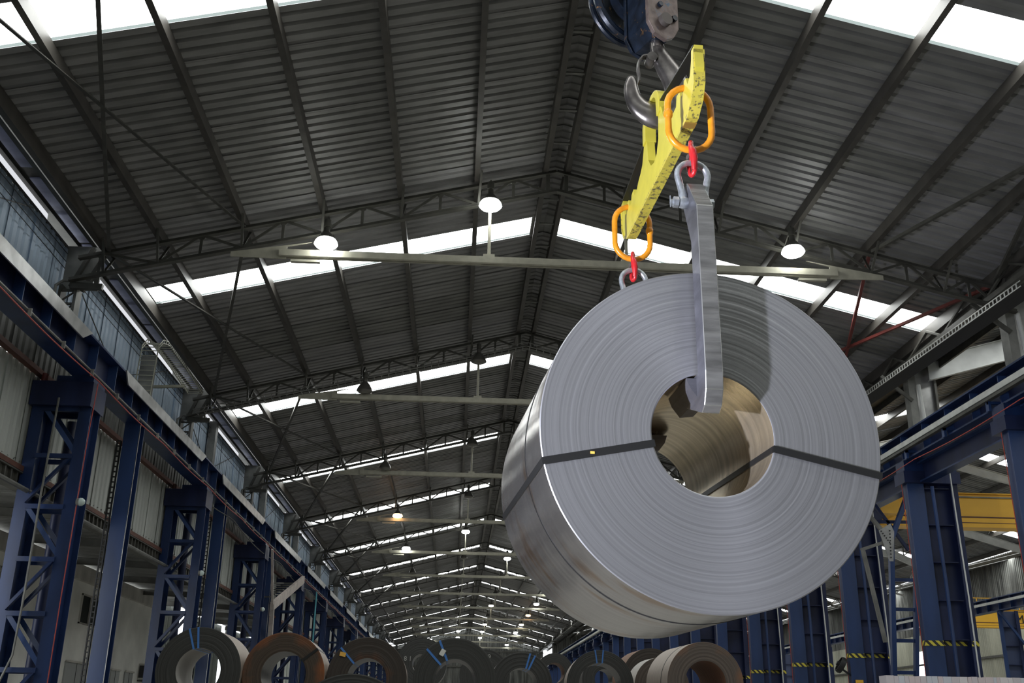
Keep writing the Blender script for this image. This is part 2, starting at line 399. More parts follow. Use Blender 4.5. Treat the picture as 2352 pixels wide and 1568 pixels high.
for k in range(-2, 13):
    y0 = 3.40 + 10 * (k + 1)               # skylight strip y0-1.0 .. y0
    for s in (-1, 1):
        if k in range(-1, 11):
            for j in range(9):
                me = sh[s, random.choice((0, 0, 1, 2))]
                dz = random.choice((-0.002, 0, 0.002)) + 0.003 * (j % 2)
                o = link_mesh('roof_panel', me, ceil, V(CX, y0 + j * 1.0, CZ + dz) - ORG[ceil])
        else:
            link_mesh('roof_panel', sh[s, 'bay'], ceil, V(CX, y0, CZ) - ORG[ceil])
# daylit panes: one strip per bay and slope, divided at the purlins
for k in range(-2, 13):
    ys = 3.40 + 10 * (k + 1) - 0.96
    for s, xs in ((-1, PX_L), (1, PX_R)):
        mb = MB(); mbl = MB()
        xa, xb = xs[0], xs[-1]
        if s > 0: xb = 11.5
        for (yy0, yy1, b_, zz) in ((ys, ys + 0.92, mb, 0.05), (ys + 0.92, ys + 0.995, mbl, 0.03)):
            b_.add([(xa, yy0, roofz(xa) + zz), (xb, yy0, roofz(xb) + zz), (xb, yy1, roofz(xb) + zz), (xa, yy1, roofz(xa) + zz)], [(0, 1, 2, 3)])
        mb.build('skylight_pane', skyl, ceil)
        if -1 <= k < 6: mbl.build('pane_lap', lap, ceil, label='pale overlapping edge of the daylit roof pane')
# ridge cap
MB().sect((CX, -28, CZ), (CX, 146, CZ), [(-0.35, -0.06), (0, 0.03), (0.35, -0.06), (0.35, -0.03), (0, 0.06), (-0.35, -0.03)]).build('ridge_cap', galv2, ceil)
# small ties across the ridge gap
rt = MB()
for i in range(60):
    y = 10 + i * 1.25; rt.b2((CX - 0.2, y, CZ - 0.22), (CX + 0.2, y + 0.06, CZ - 0.19))
rt.build('ridge_batten', greyst, ceil, kind='stuff')

# purlins --------------------------------------------------------
sidew = {-1: 'left', 1: 'right'}
for s, xs in ((-1, PX_L), (1, PX_R)):
    for i, x in enumerate(xs):
        hh = 0.3 if i in (0, 6) else 0.23; ww = 0.1
        o = MB().sect((x, -17, roofz(x) - 0.01 - hh / 2), (x, 143, roofz(x) - 0.01 - hh / 2),
                      [(-0.012 * s, -hh / 2), (ww * s, -hh / 2), (ww * s, -hh / 2 + 0.03), (ww * s - 0.012 * s, -hh / 2 + 0.03), (ww * s - 0.012 * s, -hh / 2 + 0.012), (0, -hh / 2 + 0.012), (0, hh / 2 - 0.012), (ww * s, hh / 2 - 0.012), (ww * s, hh / 2), (-0.012 * s, hh / 2)]).build('roof_purlin', purl, loc=(x, 60, roofz(x)))
        if i == 0: lb = 'long dark steel purlin just %s of the roof ridge' % sidew[s]
        elif i == 6: lb = 'deep dark steel eave purlin along the %s edge of the roof' % sidew[s]
        else: lb = 'long dark steel purlin, %s from the ridge down the %s roof slope' % (NTH[i], sidew[s])
        tag(o, lb, 'beam', 'roof purlins')

# trusses --------------------------------------------------------
def truss(full):
    t = lthing('roof_truss', (0, 0, 0))
    q, h = (0.065, 0.045) if full else (0.045, 0.035)  # far trusses made thinner: glare of the panes put into their shape
    CH = [(-q, -h), (q, -h), (q, 0.015 - h), (0.012, 0.015 - h), (0.012, h), (-0.012, h), (-0.012, 0.015 - h), (-q, 0.015 - h)]
    for s, xs in ((-1, PX_L), (1, PX_R)):
        xe = xs[-1] + s * (0.55 if s < 0 else 0.3)
        zt = lambda x: roofz(x) - 0.33
        zb = lambda x: roofz(x) - 0.80
        MB().sect((CX, 0, zt(CX)), (xe, 0, zt(xe)), CH).build('top_chord', steel, t)
        MB().sect((CX, 0, zb(CX)), (xe + s * 0.12, 0, zb(xe + s * 0.12)), CH).build('bottom_chord', steel, t)
        web = MB()
        def part(a, b, w, nm):
            if full: MB().bar(a, b, w, w * 0.5, (0, 1, 0)).build(nm, steel, t)
            else: web.bar(a, b, w * 0.7, w * 0.4, (0, 1, 0))
        for i in range(len(xs) - 1):
            x0, x1 = xs[i], xs[i + 1]; xm = (x0 + x1) / 2
            if i == len(xs) - 2 and s < 0: xm = x1 - 0.1
            part((xm, 0, zt(xm)), (xm, 0, zb(xm)), 0.06, 'web_post')
            part((xm, 0, zt(xm)), (x0, 0, zb(x0)), 0.055, 'web_diagonal')
            part((xm, 0, zt(xm)), (x1, 0, zb(x1)), 0.055, 'web_diagonal')
            for dy in (-0.45, 0.45):
                part((x1, 0, zb(x1)), (x1 + 0.05, dy, zt(x1) + 0.12), 0.05, 'fly_brace')
            g = MB().prism([(xm - 0.13, -0.02, zt(xm - 0.13)), (xm + 0.13, -0.02, zt(xm + 0.13)), (xm + 0.05, -0.02, zt(xm) - 0.1), (xm - 0.05, -0.02, zt(xm) - 0.1)], (0, 0.03, 0))
            if full: g.build('gusset_plate', steel, t)
            else: web.add(g.v, g.f)
        part((xs[0], 0, zb(xs[0])), (xs[0], 0, zt(xs[0])), 0.08, 'web_post')
        if not full: web.build('web', steel, t, kind='stuff')
    return t
tr0 = truss(True); tr1 = truss(False)
for i in range(13):
    y = TY + BAY * i; src = tr0 if i < 5 else tr1
    lb = 'dark steel roof truss spanning the hall, %s from the camera' % NTH[i]
    first = (i == 0 or i == 5)
    o = src if first else copy_tree(src)
    o.location = (0, y, 0); tag(o, lb, 'truss', 'roof trusses across the main hall')

# roof wind bracing
for k in range(-1, 7):
    for s, xa, xb in ((-1, -7.45, -4.74), (1, 11.35, 8.75)):
        y0, y1 = TY + BAY * k + 0.1, TY + BAY * (k + 1) - 0.1
        m = redprim if (s > 0 and k == 0) else steel
        t = thing('roof_brace', ((xa + xb) / 2, (y0 + y1) / 2, roofz(xa) - 0.4),
                  ('red-primed' if m is redprim else 'dark') + ' steel cross brace under the %s roof slope %s' % (sidew[s], 'before the nearest truss' if k < 0 else 'just behind the %s truss' % NTH[k]), 'brace', 'roof bracing')
        for a, b in (((xa, y0), (xb, y1)), ((xb, y0), (xa, y1))):
            MB().angle((a[0], a[1], roofz(a[0]) - 0.36), (b[0], b[1], roofz(b[0]) - 0.36), 0.07, 0.012).build('brace_rod', m, t)
# light tie beams with end gussets, lamps
def tie():
    t = lthing('tie_beam', (0, 0, 0))
    z = 9.06
    for dy in (-0.07, 0.07):
        MB().chan((-3.9, dy, z), (7.9, dy, z), 0.16, 0.05 * (1 if dy > 0 else -1), 0.012).build('channel', beige, t)
    for s, x0, x1 in ((-1, -3.75, -4.9), (1, 7.75, 8.9)):
        MB().prism([(x0, -0.015, z - 0.12), (x0, -0.015, z + 0.16), (x0 - s * 0.5, -0.015, z + 0.28), (x1, -0.015, z - 0.0), (x1, -0.015, z - 0.1)], (0, 0.03, 0)).build('end_gusset', beige, t)
        MB().bar((x0 - s * 0.1, 0, z - 0.16), (x0 - s * 0.7, 0, z - 0.16), 0.1, 0.05).build('clamp', beige, t)
    for x in (0.46, 3.38):
        p = MB().tube([(x, 0, z + 0.1), (x, 0, roofz(x) - 0.85)], 0.035, 8).build('hanger_pipe', beige, t, smooth=True)
        MB().b2((x - 0.12, -0.06, z + 0.08), (x + 0.12, 0.06, z + 0.14)).build('hanger_foot', beige, t)
    return t
t0 = tie()
for i in range(13):
    o = t0 if i == 0 else copy_tree(t0)
    o.location = (0, 19.55 + BAY * i, 0)
    tag(o, 'pale beige horizontal tie beam slung below the %s roof truss' % NTH[i], 'beam', 'tie beams below the trusses')

def lamp(kind):
    t = lthing('high_bay_lamp', (0, 0, 0))
    body = MB().lathe([(0.0, 0.34), (0.05, 0.34), (0.06, 0.30), (0.06, 0.22), (0.10, 0.18), (0.16, 0.10), (0.21, 0.02), (0.235, -0.05), (0.24, -0.07), (0.225, -0.06), (0.19, 0.02), (0.14, 0.10), (0.05, 0.16), (0.0, 0.165)], 24)
    body.build('lamp_shade', globe if kind == 'off' else steel, t, smooth=True)
    MB().lathe([(0, 0.50), (0.07, 0.50), (0.075, 0.34), (0, 0.33)], 14).build('ballast_housing', steel, t, smooth=True)
    MB().tube([(0, 0, 0.5), (0, 0, 0.56), (0, 0.46, 0.34)], 0.014, 6).build('support_arm', steel, t)
    if kind != 'off':
        MB().lathe([(0.10, 0.16), (0.17, 0.08), (0.225, 0.0), (0.245, -0.06), (0.2, -0.11), (0.1, -0.14), (0, -0.145)], 24).build('glowing_refractor', {'white': lensw, 'orange': lenso, 'warm': lenswm}[kind], t, smooth=True)
        return t
    le = {'off': globe, 'white': lensw, 'orange': lenso, 'warm': lenswm}[kind]
    MB().lathe([(0.232, -0.06), (0.2, -0.10), (0.12, -0.13), (0, -0.14)], 24).build('lens', le, t, smooth=True)
    return t
protos = {}
LX = {(-2.92, 9.25): 'left-hand', (0.46, 10.29): 'left of ridge', (3.38, 10.29): 'right of ridge', (6.9, 9.47): 'right-hand'}
lit = {(0, -2.92): 'white', (0, 0.46): 'white', (0, 6.9): 'white', (3, -2.92): 'orange', (4, -2.92): 'white', (4, 0.46): 'white', (5, 3.38): 'white',
       (7, 6.9): 'white', (8, 3.38): 'warm', (8, 6.9): 'orange', (9, 6.9): 'warm', (10, 3.38): 'warm', (10, 6.9): 'white', (11, -2.92): 'white', (11, 0.46): 'white', (11, 3.38): 'white', (12, 0.46): 'white', (12, 3.38): 'white', (12, 6.9): 'white', (6, 6.9): 'white'}
for i in range(13):
    for (x, z), pos in LX.items():
        k = lit.get((i, x), 'off')
        if k not in protos: protos[k] = lamp(k); o = protos[k]
        else: o = copy_tree(protos[k])
        o.location = (x, 19.3 + 10.0 * i, z)
        word = {'off': 'unlit dusty', 'white': 'glowing white', 'orange': 'glowing orange', 'warm': 'glowing warm white'}[k]
        tag(o, '%s high bay lamp, %s, in the %s row from the camera' % (word, pos, NTH[i]), 'lamp', 'high bay lamps of the main hall')

# ------------------------------------------------------------------ left side
XW = -8.6
wl = structure('wall_left', (XW, 60, 0))
def wall_sheet(width, z0, z1, pitch=0.25, d=0.04):
    n = max(1, int(round(width / pitch))); p = width / n; prof = []
    for i in range(n):
        y = i * p; prof += [(y, 0), (y + p * 0.55, 0), (y + p * 0.68, -d), (y + p * 0.87, -d)]
    prof.append((width + 0.09, -0.002)); m = len(prof); mb = MB()
    mb.add([Vector((x, y, z)) for z in (z0, z1) for y, x in prof], [(i, i + 1, m + i + 1, m + i) for i in range(m - 1)])
    return mb
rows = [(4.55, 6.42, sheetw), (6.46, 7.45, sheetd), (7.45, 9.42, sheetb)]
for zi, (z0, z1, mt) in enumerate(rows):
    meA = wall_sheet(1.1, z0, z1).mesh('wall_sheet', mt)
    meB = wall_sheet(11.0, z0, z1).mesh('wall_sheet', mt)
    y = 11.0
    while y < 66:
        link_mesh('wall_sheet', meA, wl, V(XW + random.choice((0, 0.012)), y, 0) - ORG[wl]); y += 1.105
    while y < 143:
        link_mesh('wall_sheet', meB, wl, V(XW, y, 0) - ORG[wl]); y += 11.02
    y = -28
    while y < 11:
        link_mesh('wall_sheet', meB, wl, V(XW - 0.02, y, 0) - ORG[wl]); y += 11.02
# lower sheets of the far half
meC = wall_sheet(1.1, FLOOR, 4.3).mesh('wall_sheet', sheetw); meD = wall_sheet(11.0, FLOOR, 4.5).mesh('wall_sheet', sheetw)
y = 46.2
while y < 62: link_mesh('wall_sheet', meC, wl, V(XW, y, 0) - ORG[wl]); y += 1.105
while y < 143: link_mesh('wall_sheet', meD, wl, V(XW, y, 0) - ORG[wl]); y += 11.02
y = 46.6
meE = wall_sheet(1.1, FLOOR, 4.78).mesh('wall_sheet', sheetw)
for i in range(44):
    if i not in (3, 4, 12): link_mesh('wall_sheet', meE, wl, V(-13.0, y, 0) - ORG[wl])
    y += 1.105
y = -7.5
meBlock = wall_sheet(1.1, FLOOR, 4.56).mesh('wall_sheet', sheetw)  # unseen lower sheets, added to block lane daylight from the hall
while y < 18.0: link_mesh('wall_sheet', meBlock, wl, V(XW, y, 0) - ORG[wl]); y += 1.105
# girts and sills
MB().b2((XW, -28, 6.40), (XW + 0.14, 143, 6.5)).build('girt_rail', brownp, wl, label='brown-red girt rail')
MB().b2((XW, -28, 4.42), (XW + 0.12, 143, 4.52)).build('girt_rail', brownp, wl, label='thin brown sill rail')
MB().b2((XW - 0.02, -28, 9.41), (XW + 0.012, 143, 9.47)).build('eave_rail', steel, wl)
# dark canopy edge beam, pale conduit under it
t = thing('canopy_edge_beam', (XW, 30, 4.2), 'dark steel edge beam of the side canopy under the left wall sheets', 'beam')
MB().isec((XW + 0.02, -10, 4.24), (XW + 0.02, 47.5, 4.24), 0.34, 0.2, 0.03).build('beam', steel, t)
ribs = MB()
for i in range(120):
    yy = 12 + i * 0.28; ribs.b2((XW + 0.03, yy, 4.1), (XW + 0.09, yy + 0.05, 4.38))
ribs.build('bracket', steel, t, kind='stuff')
o = MB().tube([(XW + 0.25, 8, 4.05), (XW + 0.25, 47.5, 4.05)], 0.05, 8).build('conduit_pipe', greyst, loc=(XW + 0.25, 30, 4.05), smooth=True)
tag(o, 'long pale grey conduit pipe running below the canopy edge on the left', 'pipe')
# eave gutter soffit with dirty bluish panes, slit of daylight beneath
gut = structure('trim_1', (-8.1, 60, 9.5))
MB().b2((-8.95, -28, 9.66), (XE_L - 0.0, 143, 9.72)).build('gutter_bottom', steel, gut)
MB().b2((-8.0, -28, 9.38), (-7.9, 143, 9.66)).build('gutter_web', steel, gut)
MB().b2((-8.9, -28, 9.6), (-8.5, 143, 9.66)).build('gutter_lip', steel, gut)
panem = mat('dirty_blue_pane', (0.3, 0.32, 0.46), 0.35, 0.2, (2, 0.3, (1, 1, 1)))
pn = MB().b2((-8.42, 0, 9.62), (-8.05, 1.5, 9.65)).mesh('gutter_pane', panem)
for i in range(60):
    y = 12.6 + i * 1.62 + (0.3 if i % 3 == 0 else 0)
    link_mesh('gutter_pane', pn, gut, V(0, y, 0) - ORG[gut])
# lit strip: daylight slit between the wall top and the gutter
t2 = structure('window_1', (XW, 60, 9.5))
for k in range(-1, 12):
    y0 = TY + BAY * k + 1.35
    MB().b2((XW - 0.005, y0, 9.475), (XW + 0.01, y0 + 8.1, 9.595)).build('slit_pane', tubem if False else MATS.get('slit') or emis('slit', (0.93, 0.95, 1.0), 0.8), t2)
    if k < 5: MB().b2((XW, y0 - 0.45, 9.40), (XW + 0.35, y0 - 0.1, 9.46)).build('slit_end_block', brownp, t2)
# wall cables
for j, z in enumerate((9.02, 8.86, 9.2)):
    o = MB().tube([(XW + 0.1, 5, z), (XW + 0.1, 90, z)], 0.009, 5).build('wall_cable', black, loc=(XW + 0.1, 30, z))
    tag(o, ['middle', 'lowest', 'topmost'][j] + ' of the three thin black cables strung along the upper left wall', 'cable', 'cables on the upper left wall')
for i in range(8):
    y = TY + BAY * (i - 1)
    o = MB().tube([(XW + 0.08, y + 1.0, 9.0), (XW + 0.08, y + 4.6, 7.8), (XW + 0.08, y + 8.6, 9.3)], 0.014, 5).build('wall_brace_rod', steel, loc=(XW + 0.08, y + 4, 8.5))
    tag(o, 'thin dark bracing rod on the blue-grey wall sheets of the %s bay' % NTH[i], 'brace', 'wall brace rods')

# crane girder, left and right (mirror)
def girder(s, x, nm):
    t = thing('crane_girder', (x, 60, 6.4), 'long blue riveted crane runway girder along the %s side of the hall' % nm, 'crane girder')
    f = -s                                              # side that faces the hall
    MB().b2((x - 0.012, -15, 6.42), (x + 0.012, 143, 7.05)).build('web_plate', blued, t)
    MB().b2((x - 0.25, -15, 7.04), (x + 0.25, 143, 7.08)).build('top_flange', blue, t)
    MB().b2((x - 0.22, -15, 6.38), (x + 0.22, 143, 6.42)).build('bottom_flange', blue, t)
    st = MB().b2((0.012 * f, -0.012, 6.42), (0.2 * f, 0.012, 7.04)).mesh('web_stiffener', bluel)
    for i in range(78):
        link_mesh('web_stiffener', st, t, V(x, 10 + i * 1.25, 0) - ORG[t])
    return t
XG = -7.62
gl = girder(-1, XG, 'left')
gr = girder(1, 11.52, 'right')
# second, lower chord of the right girder and its pale conductor rail
t = thing('lower_runway_beam', (11.75, 60, 5.9), 'dark blue lower beam under the right crane girder', 'beam')
MB().b2((11.74, 5, 5.86), (11.76, 143, 6.32)).build('web_plate', blued, t)
MB().b2((11.6, 5, 5.82), (11.9, 143, 5.86)).build('bottom_flange', blue, t)
MB().b2((11.6, 5, 6.3), (11.9, 143, 6.34)).build('top_flange', bluel, t)
t = thing('conductor_rail', (11.2, 60, 6.7), 'pale conductor rail on brackets along the right crane girder', 'rail')
MB().b2((11.17, 5, 6.66), (11.23, 143, 6.79)).build('rail', railw, t)
MB().b2((11.15, 5, 6.56), (11.26, 143, 6.62)).build('rail_base', steel, t)
br = MB()
for i in range(60):
    y = 14 + i * 2.1; br.b2((11.2, y, 6.5), (11.55, y + 0.06, 6.56)); br.b2((11.2, y, 6.35), (11.26, y + 0.12, 6.6))
br.build('rail_bracket', bluel, t, kind='stuff')
# left: galvanised deflector plates, one per bay, with slanted ends
for i in range(-1, 11):
    y0, y1 = 11.35 + BAY * i, 19.2 + BAY * i
    x = XG + 0.27
    y0 += 0.0 if i < 0 else 0.2
    o = MB().prism([(x, y0, 7.06), (x, y0 + 0.25, 6.80), (x, y1 - 0.35, 6.80), (x, y1 + 0.1, 7.06)], (0.03, 0, 0)).build('rail_cover_plate', silver, loc=(x, (y0 + y1) / 2, 6.9))
    tag(o, 'bare metal cover plate with slanted ends on the left girder, %s from the camera' % NTH[i + 1], 'plate', 'cover plates on the left girder')
# bottom edge cable, rail and clips on the left
o = MB().tube([(XG + 0.3, y, 6.3 - 0.05 * math.sin(PI * ((y - 10) % 5) / 5)) for y in [6 + 0.5 * q for q in range(240)]], 0.013, 6).build('red_power_cable', redcab, loc=(XG + 0.3, 30, 6.3), smooth=True)
tag(o, 'red cable sagging between clips along the bottom of the left girder', 'cable')
t = thing('cable_rail', (XG + 0.26, 60, 6.36), 'thin pale guide rail under the left crane girder', 'rail')
MB().tube([(XG + 0.25, 6, 6.4), (XG + 0.25, 143, 6.4)], 0.022, 6).build('rail', greyst, t, smooth=True)
cl = MB()
for i in range(60): cl.b2((XG + 0.26, 10 + i * 1.6, 6.28), (XG + 0.32, 10.03 + i * 1.6, 6.42))
cl.build('clip', greyst, t, kind='stuff')
o = MB().tube([(XG + 0.2, y, 6.12 - 0.22 * math.sin(PI * ((y - 4) % 10) / 10)) for y in [30 + 0.6 * q for q in range(120)]], 0.018, 6).build('sagging_cable', black, loc=(XG, 50, 6.0), smooth=True)
tag(o, 'black cable hanging in loops below the left girder', 'cable')
o = MB().tube([(11.15, y, 6.2 - 0.06 * math.sin(PI * ((y - 4) % 5) / 5)) for y in [12 + 0.5 * q for q in range(80)]], 0.011, 6).build('red_power_cable', redcab, loc=(11.15, 30, 6.2), smooth=True)
tag(o, 'thin red cable crossing in front of the right columns', 'cable')
for a, b in (((11.2, 52, 6.35), (11.2, 58, 5.6)),):
    pass

# lattice columns (left) ------------------------------------------------
def lattice(full):
    t = lthing('lattice_column', (0, 0, FLOOR))
    z1 = 5.75 - FLOOR
    XL, XR_ = -8.42, -7.5
    for x in (XL, XR_):
        MB().isec((x, 0, 0), (x, 0, z1), 0.55, 0.24, 0.02, (0, 1, 0)).build('column_chord', blue, t)
    MB().tube([(-8.15, 0.9, 0), (-8.15, 0.9, z1)], 0.11, 10).build('rear_post', blued, t, smooth=True)
    lac = MB(); n = 7; dz = z1 / n
    for yy in (-0.27, 0.27):
        for i in range(n + 1):
            z = min(i * dz, z1 - 0.05)
            a, b = (XL + 0.1, yy, z), (XR_ - 0.1, yy, z)
            if full: MB().bar(a, b, 0.06, 0.09).build('lacing_bar', blue, t)
            else: lac.bar(a, b, 0.06, 0.09)
            if i < n:
                c, d = ((XL + 0.1, yy, z + 0.05), (XR_ - 0.1, yy, z + dz - 0.05)) if i % 2 else ((XR_ - 0.1, yy, z + 0.05), (XL + 0.1, yy, z + dz - 0.05))
                if full: MB().angle(c, d, 0.09, 0.012).build('lacing_diagonal', bluel if i % 2 == 0 else blue, t)
                else: lac.bar(c, d, 0.05, 0.09)
    if not full: lac.build('lacing', blue, t, kind='stuff')
    MB().b2((XL - 0.15, -0.4, z1), (XR_ + 0.13, 0.4, z1 + 0.5)).build('column_head', blued, t)
    MB().b2((XL + 0.3, -0.35, z1 + 0.5), (XR_ + 0.1, 0.35, 6.38 - FLOOR)).build('bearing_block', blue, t)
    MB().b2((XL - 0.2, -0.4, 0), (XR_ + 0.2, 0.4, 0.04)).build('base_plate', blued, t)
    return t
la, lb_ = lattice(True), lattice(False)
for i in range(12):
    src = la if i < 4 else lb_
    o = src if i in (0, 4) else copy_tree(src)
    o.location = (0, 20.3 + 10.15 * i, FLOOR)
    tag(o, 'blue lattice crane column against the left wall, %s from the camera' % NTH[i], 'column', 'blue lattice columns on the left')
# plain box posts in mid bay with cable chain behind
def post():
    t = lthing('box_column', (0, 0, FLOOR))
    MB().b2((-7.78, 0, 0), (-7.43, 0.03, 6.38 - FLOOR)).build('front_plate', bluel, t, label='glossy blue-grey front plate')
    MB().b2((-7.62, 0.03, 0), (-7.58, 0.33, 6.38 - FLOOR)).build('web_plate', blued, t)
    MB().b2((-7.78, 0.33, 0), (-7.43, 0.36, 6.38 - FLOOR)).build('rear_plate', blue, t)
    MB().b2((-7.44, 0.0, 0), (-7.42, 0.02, 6.38 - FLOOR)).build('edge_strip', silver, t, label='bright worn edge')
    return t
def chain():
    t = lthing('cable_ladder', (0, 0, FLOOR))
    for x in (-7.92, -7.84):
        MB().b2((x - 0.012, -0.01, 0), (x + 0.012, 0.05, 7.2)).build('side_rail', black, t)
    rg = MB()
    for i in range(60): rg.b2((-7.92, 0, 0.1 + i * 0.12), (-7.84, 0.04, 0.13 + i * 0.12))
    rg.build('rung', black, t, kind='stuff')
    return t
po = post(); ch0 = chain()
for i in range(8):
    o = po if i == 0 else copy_tree(po)
    o.location = (0, 23.35 + 9.5 * i, FLOOR)
    tag(o, 'plain blue steel post standing between lattice columns, %s on the left side' % NTH[i], 'column', 'plain blue posts on the left')
    if i < 3:
        c = ch0 if i == 0 else copy_tree(ch0)
        c.location = (0, 23.4 + 9.5 * i, FLOOR)
        tag(c, 'black vertical cable ladder beside the %s plain blue post' % NTH[i], 'cable ladder', 'vertical cable ladders')
# red cable down the first lattice column, light fitting boxes
o = MB().tube([(-7.32, 20.0, 6.25), (-7.35, 20.0, 5.2), (-7.36, 20.0, 2.0), (-7.34, 20.0, FLOOR + 0.02)], 0.01, 6).build('red_drop_cable', redcab, loc=(-7.35, 20, FLOOR), smooth=True)
tag(o, 'red cable dropping down the nearest lattice column', 'cable')
o = MB().tube([(-8.0, 19.9, 5.9), (-8.02, 19.9, 4.0), (-8.0, 19.9, 2.0), (-8.02, 19.9, 1.0), (-8.25, 19.9, 0.3), (-8.25, 19.9, FLOOR)], 0.022, 6).build('grey_drop_cable', greyst, loc=(-8, 19.9, FLOOR), smooth=True)
tag(o, 'grey conduit bending down inside the nearest lattice column', 'pipe')
for i in range(3):
    t = thing('wall_lamp', (-7.3, 20.2 + 10.15 * i, 3.85), 'small round glass bulkhead lamp on the %s lattice column' % NTH[i], 'lamp', 'bulkhead lamps on the left columns')
    MB().lathe([(0, -0.06), (0.07, -0.06), (0.07, 0), (0.05, 0.02), (0, 0.03)], 14, 'X', (-7.3, 20.0 + 10.15 * i, 3.85)).build('lamp_body', greyst, t, smooth=True)
    MB().lathe([(0.08, 0.0), (0.075, 0.05), (0.04, 0.09), (0, 0.1)], 14, 'X', (-7.3, 20.0 + 10.15 * i, 3.85)).build('glass_globe', mat('pale_glass', (0.5, 0.6, 0.58), 0.2), t, smooth=True)
# brown rain pipes on the wall
for i, y in enumerate((20.1, 30.4, 41.0, 51.5)):
    o = MB().tube([(XW + 0.17, y, 6.45), (XW + 0.17, y, 3.95)], 0.065, 8).build('rain_pipe', brownp if i else redprim, loc=(XW + 0.15, y, 4), smooth=True)
    tag(o, '%s rain pipe on the off-white sheets behind the %s lattice column' % ('red' if i == 0 else 'brown', NTH[i]), 'pipe', 'rain pipes on the left wall')
o = MB().tube([(-7.35, 55.8, 6.3), (-7.35, 55.8, FLOOR)], 0.04, 6).build('cyan_pipe', cyanp, loc=(-7.35, 55.8, FLOOR))
tag(o, 'thin cyan pipe running down between the distant left columns', 'pipe')
# brackets above the girder: boxed lattice stub, plates, dark truss shoe
def stub():
    t = lthing('upper_column', (0, 0, 7.08))
    for x in (-8.4, -8.08):
        MB().b2((x - 0.03, -0.14, 0), (x + 0.03, 0.14, 1.3)).build('stub_post', steel if x < -8.2 else greyst, t)
    for j in range(4):
        MB().b2((-8.4, -0.12, 0.25 + j * 0.3), (-8.08, -0.07, 0.30 + j * 0.3)).build('batten', steel, t)
        MB().bar((-8.38, -0.1, 0.02 + j * 0.3), (-8.1, -0.1, 0.25 + j * 0.3), 0.03, 0.03).build('lacing_bar', steel, t)
    MB().tube([(-8.45, -0.25, 0.9), (-8.45, -0.25, 1.22), (-8.3, -0.25, 1.34), (-7.7, -0.25, 1.3)], 0.035, 8).build('bent_pipe', greyst, t, smooth=True)
    MB().b2((-8.15, -0.3, 1.15), (-7.5, -0.2, 1.27)).build('bracket_arm', steel, t)
    MB().b2((-8.5, 0.15, 1.3), (-7.75, 0.2, 2.3)).build('gusset_panel', greyst, t)
    MB().bar((-7.6, 0, 2.15), (-8.0, 0, 1.2), 0.08, 0.08).build('knee_brace', steel, t)
    MB().bar((-7.9, 0, 2.2), (-8.25, 0, 1.3), 0.08, 0.08).build('knee_brace', steel, t)
    return t
st0 = stub()
for i in range(11):
    o = st0 if i == 0 else copy_tree(st0)
    o.location = (0, TY + 0.35 + BAY * i, 7.08)
    tag(o, 'grey and dark steel upper column stub on the left girder under the %s truss' % NTH[i], 'column', 'upper column stubs on the left')
def mid():
    t = lthing('wall_post', (0, 0, 7.08))
    MB().b2((-8.55, -0.15, 0), (-8.3, 0.15, 2.35)).build('post', greyst, t)
    return t
m0 = mid()
for i in range(8):
    o = m0 if i == 0 else copy_tree(m0); o.location = (0, 34.2 + BAY * i, 7.08)
    tag(o, 'grey wall post over the left girder in the middle of the %s bay' % NTH[i + 2], 'post', 'wall posts over the left girder')
# basket cable tray: up the wall, along the eave and over truss two
def tray(path, wdt, side, n, t, mt, hgt=0.09, dx=None):
    pts = [V(p) for p in path]; sd = V(side)
    for s in (-0.5, 0.5):
        MB().tube([p + sd * wdt * s for p in pts], 0.014, 5).build('side_rail', mt, t)
        MB().tube([p + sd * wdt * s + V(0, 0, hgt) for p in pts], 0.014, 5).build('side_rail', mt, t)
    rg = MB(); L = [0]
    for a, b in zip(pts, pts[1:]): L.append(L[-1] + (b - a).length)
    for i in range(n):
        d = L[-1] * (i + 0.5) / n
        k = max(j for j in range(len(L) - 1) if L[j] <= d)
        p = pts[k].lerp(pts[k + 1], (d - L[k]) / (L[k + 1] - L[k]))
        rg.bar(p - sd * wdt / 2, p + sd * wdt / 2, 0.018, 0.018)
        for s in (-0.5, 0.5): rg.bar(p + sd * wdt * s, p + sd * wdt * s + V(0, 0.001, hgt), 0.018, 0.018)
    rg.build('rung', mt, t, kind='stuff')
traym = mat('galvanised_tray', (0.36, 0.355, 0.28), 0.45, 0.4)
t = thing('basket_cable_tray', (-8.1, 26, 7.2), 'pale wire basket cable tray curving up the wall and along the left eave', 'cable tray')
tray([(-8.15, 25.3, 7.15), (-8.12, 25.3, 8.2), (-8.1, 25.32, 8.9), (-8.05, 25.5, 9.12), (-8.0, 25.9, 9.2), (-7.95, 27.5, 9.12), (-7.9, 29.4, 8.95)], 0.42, (1, 0, 0), 44, t, traym)
MB().b2((-8.35, 25.5, 7.1), (-7.95, 25.55, 8.75)).build('mounting_board', greyst, t)
MB().bar((-8.3, 26.4, 8.2), (-7.4, 26.4, 8.25), 0.07, 0.07).build('support_arm', traym, t)
t = thing('truss_cable_tray', (CX, 29.5, roofz(CX) - 1.0), 'dark cable tray following the second roof truss over the ridge', 'cable tray')
tray([(-7.9, 29.5, roofz(-7.9) - 0.92), (CX, 29.5, roofz(CX) - 0.92), (11.3, 29.5, roofz(11.3) - 0.92)], 0.3, (0, 1, 0), 90, t, greyst, 0.12)
